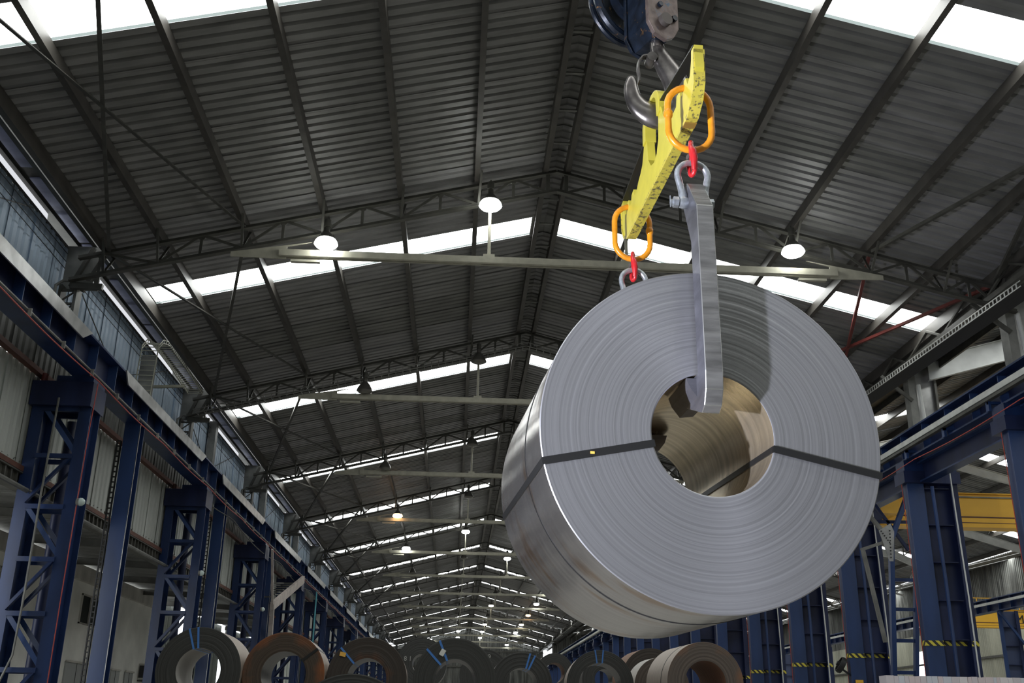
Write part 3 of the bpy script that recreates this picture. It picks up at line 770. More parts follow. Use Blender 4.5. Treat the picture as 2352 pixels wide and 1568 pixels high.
# canopy and white building beyond ----------------------------------------
cn = thing('side_canopy', (-10.5, 30, 4.75), 'dark corrugated canopy roof between the left wall and the white building', 'canopy')
me = MB()
for i in range(0, 300):
    y = 16 + i * 0.26; me.add([(XW, y, 4.62), (-12.9, y, 4.82), (-12.9, y + 0.16, 4.82), (XW, y + 0.16, 4.62), (XW, y + 0.2, 4.66), (-12.9, y + 0.2, 4.86), (-12.9, y + 0.26, 4.82), (XW, y + 0.26, 4.62)], [(0, 1, 2, 3), (3, 2, 5, 4), (4, 5, 6, 7)])
me.build('roof_sheet', galv2, cn)
for i in range(18):
    y = 16.4 + i * 4.3
    MB().isec((XW, y, 4.45), (-12.7, y, 4.62), 0.22, 0.12, 0.015).build('rafter', steel, cn)
bd = thing('side_building', (-13.2, 30, FLOOR), 'white plastered side building with small dark windows behind the left columns', 'building')
XB = -12.5
MB().b2((-16, 20, FLOOR), (XB, 45.4, 4.62)).build('wall', plaster, bd)
MB().b2((XB, 20, 4.18), (XB + 0.14, 45.45, 4.66)).build('concrete_ledge', ledge, bd)
wins = [(28.0, 30.3, 2.82, 3.8), (32.2, 33.9, 2.85, 3.8), (35.8, 37.6, 2.85, 3.82), (24.0, 25.8, 2.85, 3.8)]
for (ya, yb, za, zb) in wins:
    f = MB()
    for p, q in (((XB - 0.02, ya, za), (XB + 0.05, ya + 0.05, zb)), ((XB - 0.02, yb - 0.05, za), (XB + 0.05, yb, zb)), ((XB - 0.02, ya, za), (XB + 0.05, yb, za + 0.05)), ((XB - 0.02, ya, zb - 0.05), (XB + 0.05, yb, zb)), ((XB - 0.02, (ya + yb) / 2 - 0.03, za), (XB + 0.05, (ya + yb) / 2 + 0.03, zb))): f.b2(p, q)
    w_ = f.build('window_frame', ledge, bd)
    MB().b2((XB - 0.01, ya + 0.05, za + 0.05), (XB + 0.01, yb - 0.05, zb - 0.05)).build('pane', darkgl, w_)
for j, (ya, yb, z1) in enumerate(((35.2, 37.2, 1.6), (39.9, 40.9, 1.55), (41.6, 42.6, 1.55))):
    d_ = MB().b2((XB, ya, FLOOR), (XB + 0.05, yb, z1)).build('building_door', greyp, bd)
    MB().b2((XB + 0.05, ya, z1), (XB + 0.1, yb, z1 + 0.06)).build('door_frame', ledge, d_)
    MB().b2((XB + 0.05, (ya + yb) / 2 - 0.01, FLOOR), (XB + 0.06, (ya + yb) / 2 + 0.01, z1)).build('door_gap', black, d_)
t = thing('air_conditioner', (XB + 0.3, 43.9, 1.3), 'boxy window air conditioner sticking out of the white side building', 'air conditioner')
MB().b2((XB, 43.4, 1.35), (XB + 0.5, 44.6, 1.95)).build('casing', acw, t)
MB().b2((XB + 0.04, 43.37, 1.42), (XB + 0.46, 43.4, 1.88)).build('grille', black, t)
MB().b2((XB, 43.4, 1.28), (XB + 0.55, 44.6, 1.34)).build('bracket', steel, t)
t = thing('fire_sign', (XB + 0.02, 34.3, 2.3), 'small red sign on the white side building', 'sign')
MB().b2((XB + 0.0, 34.0, 2.1), (XB + 0.03, 34.55, 2.45)).build('board', redcab, t)
MB().b2((XB + 0.03, 34.12, 2.18), (XB + 0.035, 34.43, 2.37)).build('symbol', tagw, t)
# hoist arm / mast with a jib among the far left columns
t = thing('jib_arm', (-7.2, 44, FLOOR), 'rusty white jib arm on a mast rising beyond the third lattice column', 'crane jib')
jm = mat('rusty_white_paint', (0.42, 0.37, 0.34), 0.6, 0.0, (3, 0.2, (1, 1, 1)), rustc=((0.2, 0.1, 0.06), 5, 0.6))
MB().bar((-7.2, 43.0, FLOOR), (-7.2, 41.8, 4.2), 0.16, 0.2, (0, 1, 0)).build('mast', jm, t)
MB().bar((-7.2, 41.8, 4.2), (-7.25, 40.9, 6.2), 0.08, 0.08, (0, 1, 0)).build('stay', jm, t)
MB().bar((-7.2, 41.7, 4.1), (-7.2, 49.6, 6.15), 0.12, 0.34, (0, 0, 1)).build('boom', jm, t)
lt = MB()
for i in range(7):
    lt.bar((-8.3, 42 + i * 0.9, 4.5 + i * 0.2), (-7.3, 43 + i * 0.9, 4.6 + i * 0.2), 0.05, 0.05)
    lt.bar((-7.3, 42 + i * 0.9, 4.5 + i * 0.2), (-8.3, 43 + i * 0.9, 4.6 + i * 0.2), 0.05, 0.05)
lt.build('lattice_web', greyst, t, kind='stuff')

# ------------------------------------------------------------------ right side columns
def rcol(full):
    t = lthing('web_column', (0, 0, FLOOR)); z1 = 5.8 - FLOOR
    MB().b2((11.29, 0, 0), (11.72, 0.03, z1)).build('front_plate', bluel, t, label='paler blue front plate')
    MB().b2((11.29, 0.03, 0), (11.32, 0.24, z1)).build('side_plate', blue, t)
    MB().b2((11.69, 0.03, 0), (12.45, 0.0, z1)).v
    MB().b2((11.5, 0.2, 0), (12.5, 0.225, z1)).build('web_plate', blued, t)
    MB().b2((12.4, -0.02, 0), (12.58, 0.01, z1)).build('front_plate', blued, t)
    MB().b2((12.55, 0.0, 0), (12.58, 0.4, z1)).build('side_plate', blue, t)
    stf = MB().b2((11.72, 0.03, -0.012), (12.4, 0.2, 0.012)).mesh('web_stiffener', blued)
    for i in range(8):
        o = link_mesh('web_stiffener', stf, t, (0, 0, 0.5 + i * 0.92))
    if full:
        MB().b2((11.29, -0.012, 3.11), (11.72, -0.002, 3.23)).build('hazard_tape', tape, t, label='yellow and black hazard tape')
        MB().b2((11.278, -0.01, 3.11), (11.288, 0.24, 3.23)).build('hazard_tape', tape, t, label='yellow and black hazard tape')
        MB().b2((12.4, -0.032, 3.11), (12.58, -0.022, 3.23)).build('hazard_tape', tape, t, label='yellow and black hazard tape')
        MB().b2((11.72, 0.188, 3.13), (12.4, 0.198, 3.23)).build('hazard_tape', tape, t, label='yellow and black hazard tape')
    MB().b2((11.2, -0.1, z1), (12.65, 0.5, z1 + 0.3)).build('column_head', blued, t)
    MB().b2((11.25, -0.05, z1 + 0.3), (12.6, 0.45, 6.38 - FLOOR)).build('bearing_block', blue, t)
    MB().b2((11.15, -0.1, 0), (12.7, 0.5, 0.04)).build('base_plate', blued, t)
    return t
rc0 = rcol(True); rc1 = rcol(False)
for i in range(22):
    src = rc0 if i < 6 else rc1
    o = src if i in (0, 6) else copy_tree(src)
    o.location = (0, 19.85 + 5.03 * i, FLOOR)
    tag(o, 'broad blue built-up column with ribbed web, %s in the right-hand row' % NTH[i], 'column', 'blue built-up columns on the right')
for i in range(5):
    y = 19.6 + 5.03 * i
    o = MB().tube([(11.86, y + 0.1, 5.7), (11.9, y + 0.1, 3.4), (11.9, y + 0.1, FLOOR)], 0.045, 8).build('blue_conduit', bluel, loc=(11.9, y, FLOOR), smooth=True)
    tag(o, 'blue round conduit in the web of the %s right-hand column' % NTH[i], 'pipe', 'blue conduits on the right columns')
    o = MB().tube([(12.3, y - 0.02, 6.3), (12.36, y - 0.02, 3.0), (12.36, y - 0.02, FLOOR)], 0.02, 6).build('white_conduit', whitep, loc=(12.3, y, FLOOR), smooth=True)
    tag(o, 'thin white conduit down the right edge of the %s right-hand column' % NTH[i], 'pipe', 'white conduits on the right columns')
    o = MB().tube([(11.22, y + 0.42, 6.1), (11.24, y + 0.44, 5.6), (11.265, y + 0.43, 2.0), (11.265, y + 0.43, FLOOR)], 0.009, 6).build('red_drop_cable', redcab, loc=(11.22, y, FLOOR), smooth=True)
    tag(o, 'red cable down the left side of the %s right-hand column' % NTH[i], 'cable', 'red cables on the right columns')
# upper columns on the right
def ucol():
    t = lthing('upper_column', (0, 0, 7.08))
    MB().b2((11.66, 0, 0), (11.86, 0.3, 2.0)).build('front_flange', greyst, t)
    MB().b2((11.86, 0.12, 0), (12.36, 0.15, 2.0)).build('web_plate', silver, t)
    MB().b2((12.36, 0, 0), (12.42, 0.3, 2.0)).build('rear_flange', steel, t)
    MB().tube([(11.98, -0.03, 0.1), (11.92, -0.03, 1.35)], 0.05, 8).build('down_pipe', whitep, t, smooth=True)
    MB().bar((11.7, -0.05, 0.9), (11.0, 0.1, 1.6), 0.08, 0.08).build('knee_brace', steel, t)
    return t
u0 = ucol()
for i in range(10):
    o = u0 if i == 0 else copy_tree(u0); o.location = (0, 19.9 + 5.0 * i, 7.08)
    tag(o, 'grey upper column with white downpipe, %s above the right girder' % NTH[i], 'column', 'upper columns on the right')
# valley gutter beams between the halls, horizontal ladder tray
vg = structure('trim_2', (12, 60, 9.2))
MB().b2((11.5, -28, 9.08), (12.6, 143, 9.14)).build('gutter_bottom', steel, vg)
MB().b2((11.52, -28, 8.72), (11.6, 143, 9.3)).build('gutter_web', steel, vg)
MB().b2((12.5, -28, 8.9), (12.56, 143, 9.3)).build('gutter_web', steel, vg)
t = thing('valley_truss', (11.3, 60, 8.6), 'dark lattice eave girder along the right edge of the roof', 'truss')
MB().b2((11.22, 2, 8.62), (11.34, 142.8, 8.74)).build('bottom_chord', steel, t)
lv = MB()
for i in range(59):
    y = 12 + i * 2; lv.bar((11.28, y, 8.7), (11.4, y + 1, 9.2), 0.05, 0.05); lv.bar((11.4, y + 1, 9.2), (11.28, y + 2, 8.7), 0.05, 0.05)
lv.build('lacing', steel, t, kind='stuff')
t = thing('perforated_cable_tray', (11.1, 22, 8.3), 'dark cable tray with perforated edge slanting along the upper right wall', 'cable tray')
A, B = V(11.22, 27.5, 8.52), V(10.9, 17.6, 8.02)
MB().bar(A, B, 0.3, 0.05, (0.5, 0, 1)).build('tray_base', black, t)
MB().bar(A + V(-0.18, 0, 0.14), B + V(-0.18, 0, 0.14), 0.012, 0.02).build('side_rail', railw, t)
MB().bar(A + V(-0.18, 0, 0.03), B + V(-0.18, 0, 0.03), 0.012, 0.02).build('side_rail', railw, t)
rg = MB()
for i in range(62):
    p = A.lerp(B, i / 62) + V(-0.18, 0, 0.03); rg.bar(p, p + V(0, 0.001, 0.11), 0.012, 0.035, (0, 1, 0))
rg.build('perforated_edge', railw, t, kind='stuff')

# blue bracing ladder between the second and third right columns
t = thing('bracing_ladder', (11.6, 27.3, FLOOR), 'blue tapered bracing ladder frame with a bolted gusset between the right columns', 'brace frame')
yb = 27.3
MB().bar((12.55, yb, 6.4), (11.74, yb, 4.75), 0.12, 0.14, (0, 1, 0)).build('leg', bluel, t)
MB().bar((11.76, yb, 4.8), (11.2, yb, FLOOR), 0.12, 0.14, (0, 1, 0)).build('leg', bluel, t)
MB().bar((12.32, yb, 3.75), (11.72, yb, FLOOR), 0.1, 0.14, (0, 1, 0)).build('leg', blue, t)
for z in (3.72, 2.95, 2.15, 1.35, 0.55, -0.3):
    f = (z - 4.8) / (FLOOR - 4.8); xa = 11.76 + (11.2 - 11.76) * f; f2 = (z - 3.75) / (FLOOR - 3.75); xb = 12.32 + (11.72 - 12.32) * f2
    MB().bar((xa, yb, z), (xb, yb, z), 0.08, 0.09).build('rung', blue, t)
g = MB().prism([(11.42, yb - 0.08, 5.02), (11.76, yb - 0.08, 5.22), (11.84, yb - 0.08, 5.0), (11.73, yb - 0.08, 4.2), (11.62, yb - 0.08, 4.2)], (0, 0.02, 0)).build('gusset_plate', silver, t, label='bare metal gusset plate')
bt = MB()
for i in range(9):
    bt.box((11.67 + 0.006 * i, yb - 0.085, 4.3 + i * 0.09), (0.03, 0.02, 0.03))
    if i < 6: bt.box((11.48 + 0.04 * i, yb - 0.085, 5.0 - i * 0.06), (0.03, 0.02, 0.03))
bt.build('bolt', black, g, kind='stuff')
MB().bar((11.0, yb, 5.75), (11.6, yb, 4.95), 0.09, 0.1, (0, 1, 0)).build('diagonal', greyst, t)
MB().bar((10.9, yb, 4.5), (11.65, yb, 4.75), 0.08, 0.09, (0, 1, 0)).build('diagonal', greyst, t)
MB().bar((10.95, yb, 4.5), (11.3, yb, 2.1), 0.09, 0.1, (0, 1, 0)).build('diagonal', greyst, t)
MB().bar((11.35, yb + 0.2, 6.0), (12.3, yb + 0.2, 4.55), 0.08, 0.08, (0, 1, 0)).build('diagonal', blued, t)
MB().bar((11.2, yb + 0.2, 5.3), (12.4, yb + 0.2, 5.32), 0.08, 0.08, (0, 1, 0)).build('diagonal', blued, t)
# bolts of the girder, fan, yellow sign
t = thing('industrial_fan', (11.0, 29.9, 1.5), 'black drum fan mounted on the left edge of the third right-hand column', 'fan')
fo = (11.05, 30.0, 1.66); Rf = Matrix.Rotation(0.55, 4, 'Y') @ Matrix.Rotation(-0.1, 4, 'Z') @ Matrix.Scale(0.74, 4)
def rotall(mb, R, o):
    o = V(o); mb.v = [o + (R @ (q - o)) for q in mb.v]; return mb
rotall(MB().lathe([(0.3, -0.1), (0.32, 0), (0.3, 0.1), (0.27, 0.1), (0.28, 0), (0.27, -0.1)], 24, 'X', fo, closed=True), Rf, fo).build('fan_drum', black, t, smooth=True)
bl = MB()
for k in range(5):
    a = 2 * PI * k / 5; bl.box(V(fo) + V(0, math.cos(a) * 0.15, math.sin(a) * 0.15), (0.02, 0.12, 0.26), Matrix.Rotation(a, 3, 'X') @ Matrix.Rotation(0.5, 3, 'Z'))
rotall(bl, Rf, fo).build('fan_blades', black, t)
rotall(MB().lathe([(0, -0.18), (0.09, -0.18), (0.09, 0.05), (0, 0.06)], 14, 'X', fo), Rf, fo).build('motor', black, t, smooth=True)
gr_ = MB()
for rr in (0.08, 0.15, 0.22, 0.28): gr_.tube([V(fo) + V(0.1, math.cos(2 * PI * k / 20) * rr, math.sin(2 * PI * k / 20) * rr) for k in range(20)], 0.005, 4, closed=True)
rotall(gr_, Rf, fo).build('fan_guard', black, t, kind='stuff')
MB().bar((11.0, 30.0, 1.6), (11.35, 30.0, 1.35), 0.05, 0.05).build('bracket', black, t)
def text(name, body, size, loc, rot, m, parent, depth=0.004):
    cu = bpy.data.curves.new(name, 'FONT'); cu.body = body; cu.size = size; cu.extrude = depth; cu.align_x = 'CENTER'; cu.align_y = 'CENTER'
    tmp = bpy.data.objects.new('tmp', cu); COL.objects.link(tmp)
    dg = bpy.context.evaluated_depsgraph_get(); me = bpy.data.meshes.new_from_object(tmp.evaluated_get(dg))
    bpy.data.objects.remove(tmp)
    me.name = name; me.materials.clear(); me.materials.append(m)
    o = bpy.data.objects.new(name, me); COL.objects.link(o); o.parent = parent; o.location = V(loc) - ORG[parent]; o.rotation_euler = rot
    ORG[o] = ORG[parent]; return o
t = thing('yellow_sign', (11.5, 29.88, 1.0), 'yellow sign with black letters on the third right-hand column', 'sign')
MB().b2((11.38, 29.86, 0.9), (11.60, 29.885, 1.26)).build('board', signy, t)
text('lettering', 'DESE', 0.075, (11.49, 29.855, 1.15), (PI / 2, 0, 0), signb, t)
text('lettering', 'DESE', 0.075, (11.49, 29.855, 1.05), (PI / 2, 0, 0), signb, t).name = 'lettering'
t.children[1]; bpy.data.objects.remove(t.children[-1])

# ------------------------------------------------------------------ neighbouring halls on the right
c2 = structure('ceiling', (C2X, 60, CZ)); c2.name = 'ceiling_right'
for s in (-1, 1):
    sh[s, 'b2'] = sheet_mesh(9.2, 9.0, 36, 0.06, 0, s).mesh('roof_panel', galv2)
    sh[s, 's2'] = sheet_mesh(9.2, 1.0, 4, 0.06, 0, s).mesh('roof_panel', galv2)
for hall, cx in ((0, C2X), (1, C2X + 19)):
    for k in range(-2, 13):
        y0 = 3.40 + 10 * (k + 1)
        for s in ((-1, 1) if hall == 0 else (-1,)):
            if hall == 0 and 1 <= k <= 4:
                for j in range(9): link_mesh('roof_panel', sh[s, 's2'], c2, V(cx, y0 + j, CZ + 0.01 * (j % 2)) - ORG[c2])
            else: link_mesh('roof_panel', sh[s, 'b2'], c2, V(cx, y0, CZ) - ORG[c2])
            xa, xb = cx + s * 0.3, cx + s * 9.0
            z = lambda x: CZ - SL * abs(x - cx) + 0.05
            ys = y0 - 0.96
            MB().add([(xa, ys, z(xa)), (xb, ys, z(xb)), (xb, ys + 0.95, z(xb)), (xa, ys + 0.95, z(xa))], [(0, 1, 2, 3)]).build('skylight_pane', skyl, c2)
    for s in (-1, 1):
        for i in range(6):
            x = cx + s * (0.3 + i * 1.72)
            if hall == 0:
                o = MB().chan((x, -10, CZ - SL * abs(x - cx) - 0.13), (x, 130, CZ - SL * abs(x - cx) - 0.13), 0.22, 0.09, 0.02).build('roof_purlin', purl, loc=(x, 60, CZ))
                tag(o, 'dark purlin in the neighbouring hall, %s from its ridge on its %s slope' % (NTH[i], sidew[s]), 'beam', 'purlins of the neighbouring hall')
white = mat('pale_painted_steel', (0.56, 0.57, 0.55), 0.5, 0.1, (2, 0.15, (1, 1, 1)))
def rafter(pts, d, w_, y, lb):
    t = thing('pale_rafter', (pts[0][0], y, pts[0][1]), lb, 'rafter', 'pale rafters of the neighbouring hall')
    wb = MB(); 
    for (xa, za), (xb, zb) in zip(pts, pts[1:]):
        wb.prism([(xa, y - 0.01, za - d), (xb, y - 0.01, zb - d), (xb, y - 0.01, zb), (xa, y - 0.01, za)], (0, 0.02, 0))
    wb.build('web_plate', white, t)
    for dz in (0, -d):
        fb = MB()
        for (xa, za), (xb, zb) in zip(pts, pts[1:]): fb.bar((xa, y, za + dz), (xb, y, zb + dz), w_, 0.02)
        fb.build('flange', white, t)
    for i in range(9):
        x = pts[0][0] + 0.8 + i * 1.9
        if x > pts[-1][0]: break
        zz = None
        for (xa, za), (xb, zb) in zip(pts, pts[1:]):
            if xa <= x <= xb: zz = za + (zb - za) * (x - xa) / (xb - xa)
        if zz and roof2(x) - 0.25 > zz + 0.3:
            MB().bar((x, y, zz), (x, y, roof2(x) - 0.2), 0.05, 0.05).build('prop', steel, t)
            MB().bar((x, y, zz), (x + 0.8, y, roof2(x + 0.8) - 0.2), 0.06, 0.06).build('prop', steel, t)
rafter([(12.2, 9.12), (14.7, 9.85), (17, 10.35)], 0.58, 0.16, 24.8, 'nearest pale deep rafter rising beyond the right valley gutter')
rafter([(12.2, 8.9), (14.7, 9.5), (17, 10.1)], 0.45, 0.16, 34.8, 'second pale rafter rising beyond the right valley gutter')
rafter([(12.3, 8.4), (16, 9.6), (19, 10.4), (20.3, 10.2), (22.4, 9.65), (30, 7.7)], 0.32, 0.16, 39.76, 'pale arched rafter above the yellow crane bridge')
rafter([(12.3, 8.4), (16, 9.7), (20, 10.5), (25.3, 9.35), (28.1, 8.55), (30, 8.0)], 0.36, 0.16, 49.76, 'pale arched rafter just below the yellow crane bridge')
rafter([(12.3, 8.4), (16, 9.7), (20, 10.6), (25.9, 9.8), (27.0, 9.3), (30, 8.3)], 0.4, 0.16, 59.76, 'farthest pale arched rafter of the neighbouring hall')
# dark trusses of the neighbouring hall
def truss2():
    t = lthing('roof_truss', (0, 0, 0)); wb = MB()
    for s in (-1, 1):
        MB().bar((C2X, 0, CZ - 0.35), (C2X + s * 9, 0, CZ - 0.35 - 2.25), 0.12, 0.1).build('top_chord', steel, t)
        MB().bar((C2X, 0, CZ - 1.0), (C2X + s * 9, 0, CZ - 1.0 - 2.25), 0.12, 0.1).build('bottom_chord', steel, t)
        for i in range(9):
            x = C2X + s * i
            wb.bar((x, 0, roof2(x) - 0.35), (x + s * 0.5, 0, roof2(x + s * 0.5) - 1.0), 0.05, 0.05); wb.bar((x + s * 0.5, 0, roof2(x + s * 0.5) - 1.0), (x + s, 0, roof2(x + s) - 0.35), 0.05, 0.05)
    wb.build('web', steel, t, kind='stuff'); return t
tt = truss2()
for i in range(5):
    o = tt if i == 0 else copy_tree(tt); o.location = (0, 69.76 + 10 * i, 0)
    tag(o, 'dark roof truss of the neighbouring hall, %s beyond the pale rafters' % NTH[i], 'truss', 'trusses of the neighbouring hall')
# yellow overhead crane
def crane(x0, x1, y, z0, z1, lb):
    t = thing('overhead_crane', ((x0 + x1) / 2, y, z0), lb, 'crane')
    MB().b2((x0, y, z0 + 0.32), (x1, y + 0.5, z1)).build('bridge_girder', yellowc, t, bevel=0.01)
    MB().b2((x0, y - 0.05, z0), (x1, y + 0.55, z0 + 0.3)).build('lower_girder', yellowc, t, bevel=0.01)
    MB().b2((x0, y - 0.07, z0 + 0.3), (x1, y, z0 + 0.335)).build('seam_rail', brownp, t)
    MB().b2((x0, y - 0.05, z1 - 0.12), (x1, y - 0.02, z1 - 0.08)).build('power_rail', greyst, t)
    MB().b2((x0, y - 0.08, z1), (x1, y + 0.5, z1 + 0.03)).build('top_plate', yellowc, t)
    MB().b2((x0, y - 0.06, z0 + 0.13), (x1, y - 0.045, z0 + 0.15)).build('seam_line', brownp, t)
    MB().box(((x0 + x1) / 2 + 0.6, y - 0.1, z1 - 0.1), (0.35, 0.08, 0.12)).build('trolley_clip', brownp, t)
    for x in (x0, x1): MB().b2((x - 0.3, y - 0.9, z0 + 0.2), (x + 0.3, y + 1.4, z0 + 0.75)).build('end_carriage', yellowc, t)
    return t
crane(13.05, 29.4, 31.0, 5.88, 6.93, 'yellow overhead crane bridge seen between the right-hand columns')
ct = crane(31.6, 39.4, 68.0, 6.3, 7.45, 'distant yellow overhead crane with black letters at the lower right')
text('lettering', 'EM', 0.75, (37.2, 67.93, 6.85), (PI / 2, 0, 0), signb, ct)
rl = MB()
for i in range(9): rl.bar((31.8 + i * 0.95, 68.0, 7.45), (31.8 + i * 0.95, 68.0, 8.2), 0.05, 0.05)
rl.bar((31.7, 68, 8.2), (39.3, 68, 8.2), 0.05, 0.05); rl.build('guard_rail', yellowc, ct)
# far girder line and its columns
t = thing('crane_girder', (30.6, 60, 6.4), 'distant blue crane girder across the neighbouring hall', 'crane girder')
MB().b2((30.6, 20, 6.3), (30.63, 130, 6.95)).build('web_plate', blued, t)
MB().b2((30.4, 20, 6.95), (30.85, 130, 7.0)).build('top_flange', bluel, t)
MB().b2((30.4, 20, 6.26), (30.85, 130, 6.3)).build('bottom_flange', blue, t)
st = MB()
for i in range(60): st.b2((30.42, 30 + i * 1.3, 6.3), (30.6, 30.03 + i * 1.3, 6.95))
st.build('web_stiffener', blue, t, kind='stuff')
o = MB().b2((30.2, 20, 6.62), (30.28, 130, 6.76)).build('conductor_rail', railw, loc=(30.24, 60, 6.65)); tag(o, 'distant pale conductor rail across the neighbouring hall', 'rail')
def fcol():
    t = lthing('web_column', (0, 0, FLOOR)); z1 = 6.26 - FLOOR
    MB().b2((30.4, 0, 0), (30.62, 0.04, z1)).build('front_plate', bluel, t)
    MB().b2((30.5, 0.2, 0), (31.5, 0.24, z1)).build('web_plate', mat('far_blue_web', (0.035, 0.05, 0.11), 0.5), t)
    MB().b2((31.4, 0, 0), (31.6, 0.04, z1)).build('front_plate', blued, t)
    for i in range(7): MB().b2((30.6, 0.02, 0.6 + i), (31.4, 0.2, 0.64 + i)).build('web_stiffener', blued, t)
    return t
fc = fcol()
for i in range(9):
    o = fc if i == 0 else copy_tree(fc); o.location = (0, 37.5 + 10 * i, FLOOR)
    tag(o, 'distant blue ribbed column on the far side of the neighbouring hall, %s in its row' % NTH[i], 'column', 'columns across the neighbouring hall')
# braces beside the far column
t = thing('far_brace', (30.5, 57.3, FLOOR), 'pale blue bracing struts beside the distant ribbed column at lower right', 'brace frame')
for a, b in (((30.4, 57.3, 6.2), (32.6, 57.3, 3.0)), ((33.4, 57.3, 5.8), (32.4, 57.3, 3.6)), ((32.6, 57.3, 3.2), (33.2, 57.3, 1.2))):
    MB().bar(a, b, 0.12, 0.12).build('strut', bluel, t)
# lamps of the neighbouring hall
hx = [(19.3, 39.0, 9.6, 'off'), (25.2, 56.0, 7.8, 'off'), (31.0, 68.0, 10.6 - 1.4, 'white'), (24.5, 52, 8.2, 'off'), (26, 78, 9, 'white'), (20, 78, 9, 'white')]
for i, (x, y, z, k) in enumerate(hx):
    o = copy_tree(protos[k]); o.location = (x, y, z)
    tag(o, '%s bell lamp hanging in the neighbouring hall, %s from the camera' % ('unlit' if k == 'off' else 'glowing', NTH[i]), 'lamp', 'bell lamps of the neighbouring hall')
# outer right wall of cream sheets with a tall open doorway
wr = structure('wall_right', (40.2, 60, 0))
mdk = wall_sheet(4.4, 7.5, 11.7).mesh('wall_sheet', sheetd); mr = wall_sheet(4.4, FLOOR, 7.5).mesh('wall_sheet', sheety); mr2 = wall_sheet(4.4, 6.2, 7.5).mesh('wall_sheet', sheety)
y = -28
while y < 143:
    if abs(y - 88.4) < 2.3: pass
    link_mesh('wall_sheet', mr if not (86.9 < y + 2.2 < 91.3) else mr2, wr, V(40.2, y, 0) - ORG[wr]); link_mesh('wall_sheet', mdk, wr, V(40.2, y, 0) - ORG[wr]); y += 4.42
MB().b2((40.0, -28, 1.9), (40.15, 80, 2.1)).build('girt_rail', bluel, wr); MB().b2((40.0, -28, 5.0), (40.15, 143, 5.15)).build('girt_rail', steel, wr)
# end walls
wbk = structure('wall_back', (2, 143.2, 0))
def end_panel(x0, x1, n, zfun, y, parent, m):
    mb = MB(); p = (x1 - x0) / n
    prof = []
    for i in range(n):
        x = x0 + i * p; prof += [(x, 0), (x + p * 0.5, 0), (x + p * 0.65, 0.05), (x + p * 0.85, 0.05)]
    prof.append((x1, 0)); q = len(prof)
    mb.add([Vector((x, y + d, FLOOR)) for x, d in prof] + [Vector((x, y + d, zfun(x))) for x, d in prof], [(i, i + 1, q + i + 1, q + i) for i in range(q - 1)])
    mb.build('wall_sheet', m, parent)
for i in range(20): end_panel(XW + i * 1.03, XW + i * 1.03 + 1.04, 3, lambda x: roofz(x) + 0.02, 143.2, wbk, sheetd)
for i in range(7): end_panel(12.1 + i * 4, 16.15 + i * 4, 14, lambda x: max(9.3, roof2(x)) if x < 31 else 11.7, 131, wbk, sheetd)
MB().b2((XW, 143.0, 8.7), (12, 143.15, 8.9)).build('girt_rail', steel, wbk); MB().b2((XW, 143.0, 6.7), (12, 143.15, 6.9)).build('girt_rail', steel, wbk)
wf = structure('wall_front', (2, -7, 0))  # unseen; set close behind the camera to cut ambient light on the coil
end_panel(XW, 41, 60, lambda x: 12, -7.1, wf, sheetw)

# ------------------------------------------------------------------ the hanging coil
TH0 = math.atan2(0.0806, 0.99675)          # yaw of the load axis
def coil_body(R, r, L, n, steps, jit, seed):
    rnd = random.Random(seed); mb = MB(); prof = []; mis = []
    nb = max(2, int(L / 0.12))
    # bore from far to near, near face outwards, skin to the far end, far face inwards
    for i in range(nb): prof.append((r, L - (L) * i / nb)); mis.append(2)
    off = 0
    for i in range(steps + 1):
        off = off * 0.8 + rnd.uniform(-jit, jit); edge = 0.004 if i in (0, steps) else 0
        prof.append((r + (R - r) * i / steps, off + edge)); mis.append(0)
    mis[-1] = 1
    for i in range(1, nb): prof.append((R, L * i / nb)); mis.append(1)
    for i in range(9):
        prof.append((R - (R - r) * i / 8, L)); mis.append(0)
    mis[-9 - 1] = 1
    return mb.lathe(prof, n, 'Y', closed=True, mi=mis)
def ring_strap(mb, R, y, w_, t=0.004, n=96, a0=0, a1=2 * PI):
    vs = []; fs = []
    for k in range(n + 1):
        a = a0 + (a1 - a0) * k / n
        for rr, yy in ((R, y - w_ / 2), (R + t, y - w_ / 2), (R + t, y + w_ / 2), (R, y + w_ / 2)):
            vs.append((math.cos(a) * rr, yy, math.sin(a) * rr))
    for k in range(n):
        for j in range(4): fs.append((4 * k + j, 4 * k + (j + 1) % 4, 4 * k + 4 + (j + 1) % 4, 4 * k + 4 + j))
    return mb.add(vs, fs)
def eye_strap(mb, R, r, L, ang, w_, t=0.005):
    """closed band through the bore, over both faces and the skin, at angle ang"""
    e = V(math.cos(ang), 0, math.sin(ang)); q = V(-math.sin(ang), 0, math.cos(ang))
    def seg(a, b, nrm):
        a, b, nrm = V(a), V(b), V(nrm)
        vs = [p + q * s * w_ / 2 + nrm * h for p in (a, b) for s, h in ((-1, 0), (1, 0), (1, t), (-1, t))]
        mb.add(vs, [(3, 2, 1, 0), (4, 5, 6, 7), (0, 1, 5, 4), (1, 2, 6, 5), (2, 3, 7, 6), (3, 0, 4, 7)])
    g = 0.007
    seg(e * (r - t) + V(0, -g, 0), e * (R + t) + V(0, -g, 0), (0, -1, 0))
    seg(e * R, e * R + V(0, L, 0), e)
    seg(e * r, e * r + V(0, L, 0), -e)
    seg(e * (r - t) + V(0, L + 0.002, 0), e * (R + t) + V(0, L + 0.002, 0), (0, 1, 0))
    return mb
RC = 0.835; rC = 0.300; LC = 1.41
hc = lthing('steel_coil', (1.1951, 4.6397, 1.2932), 'large bright steel coil hanging from the lifting hooks', 'steel coil', rz=TH0)
coil_body(RC, rC, LC, 224, 110, 0.0003, 3).build('rolled_sheet', [face_main, skin_main, bore_main], hc, smooth=True)
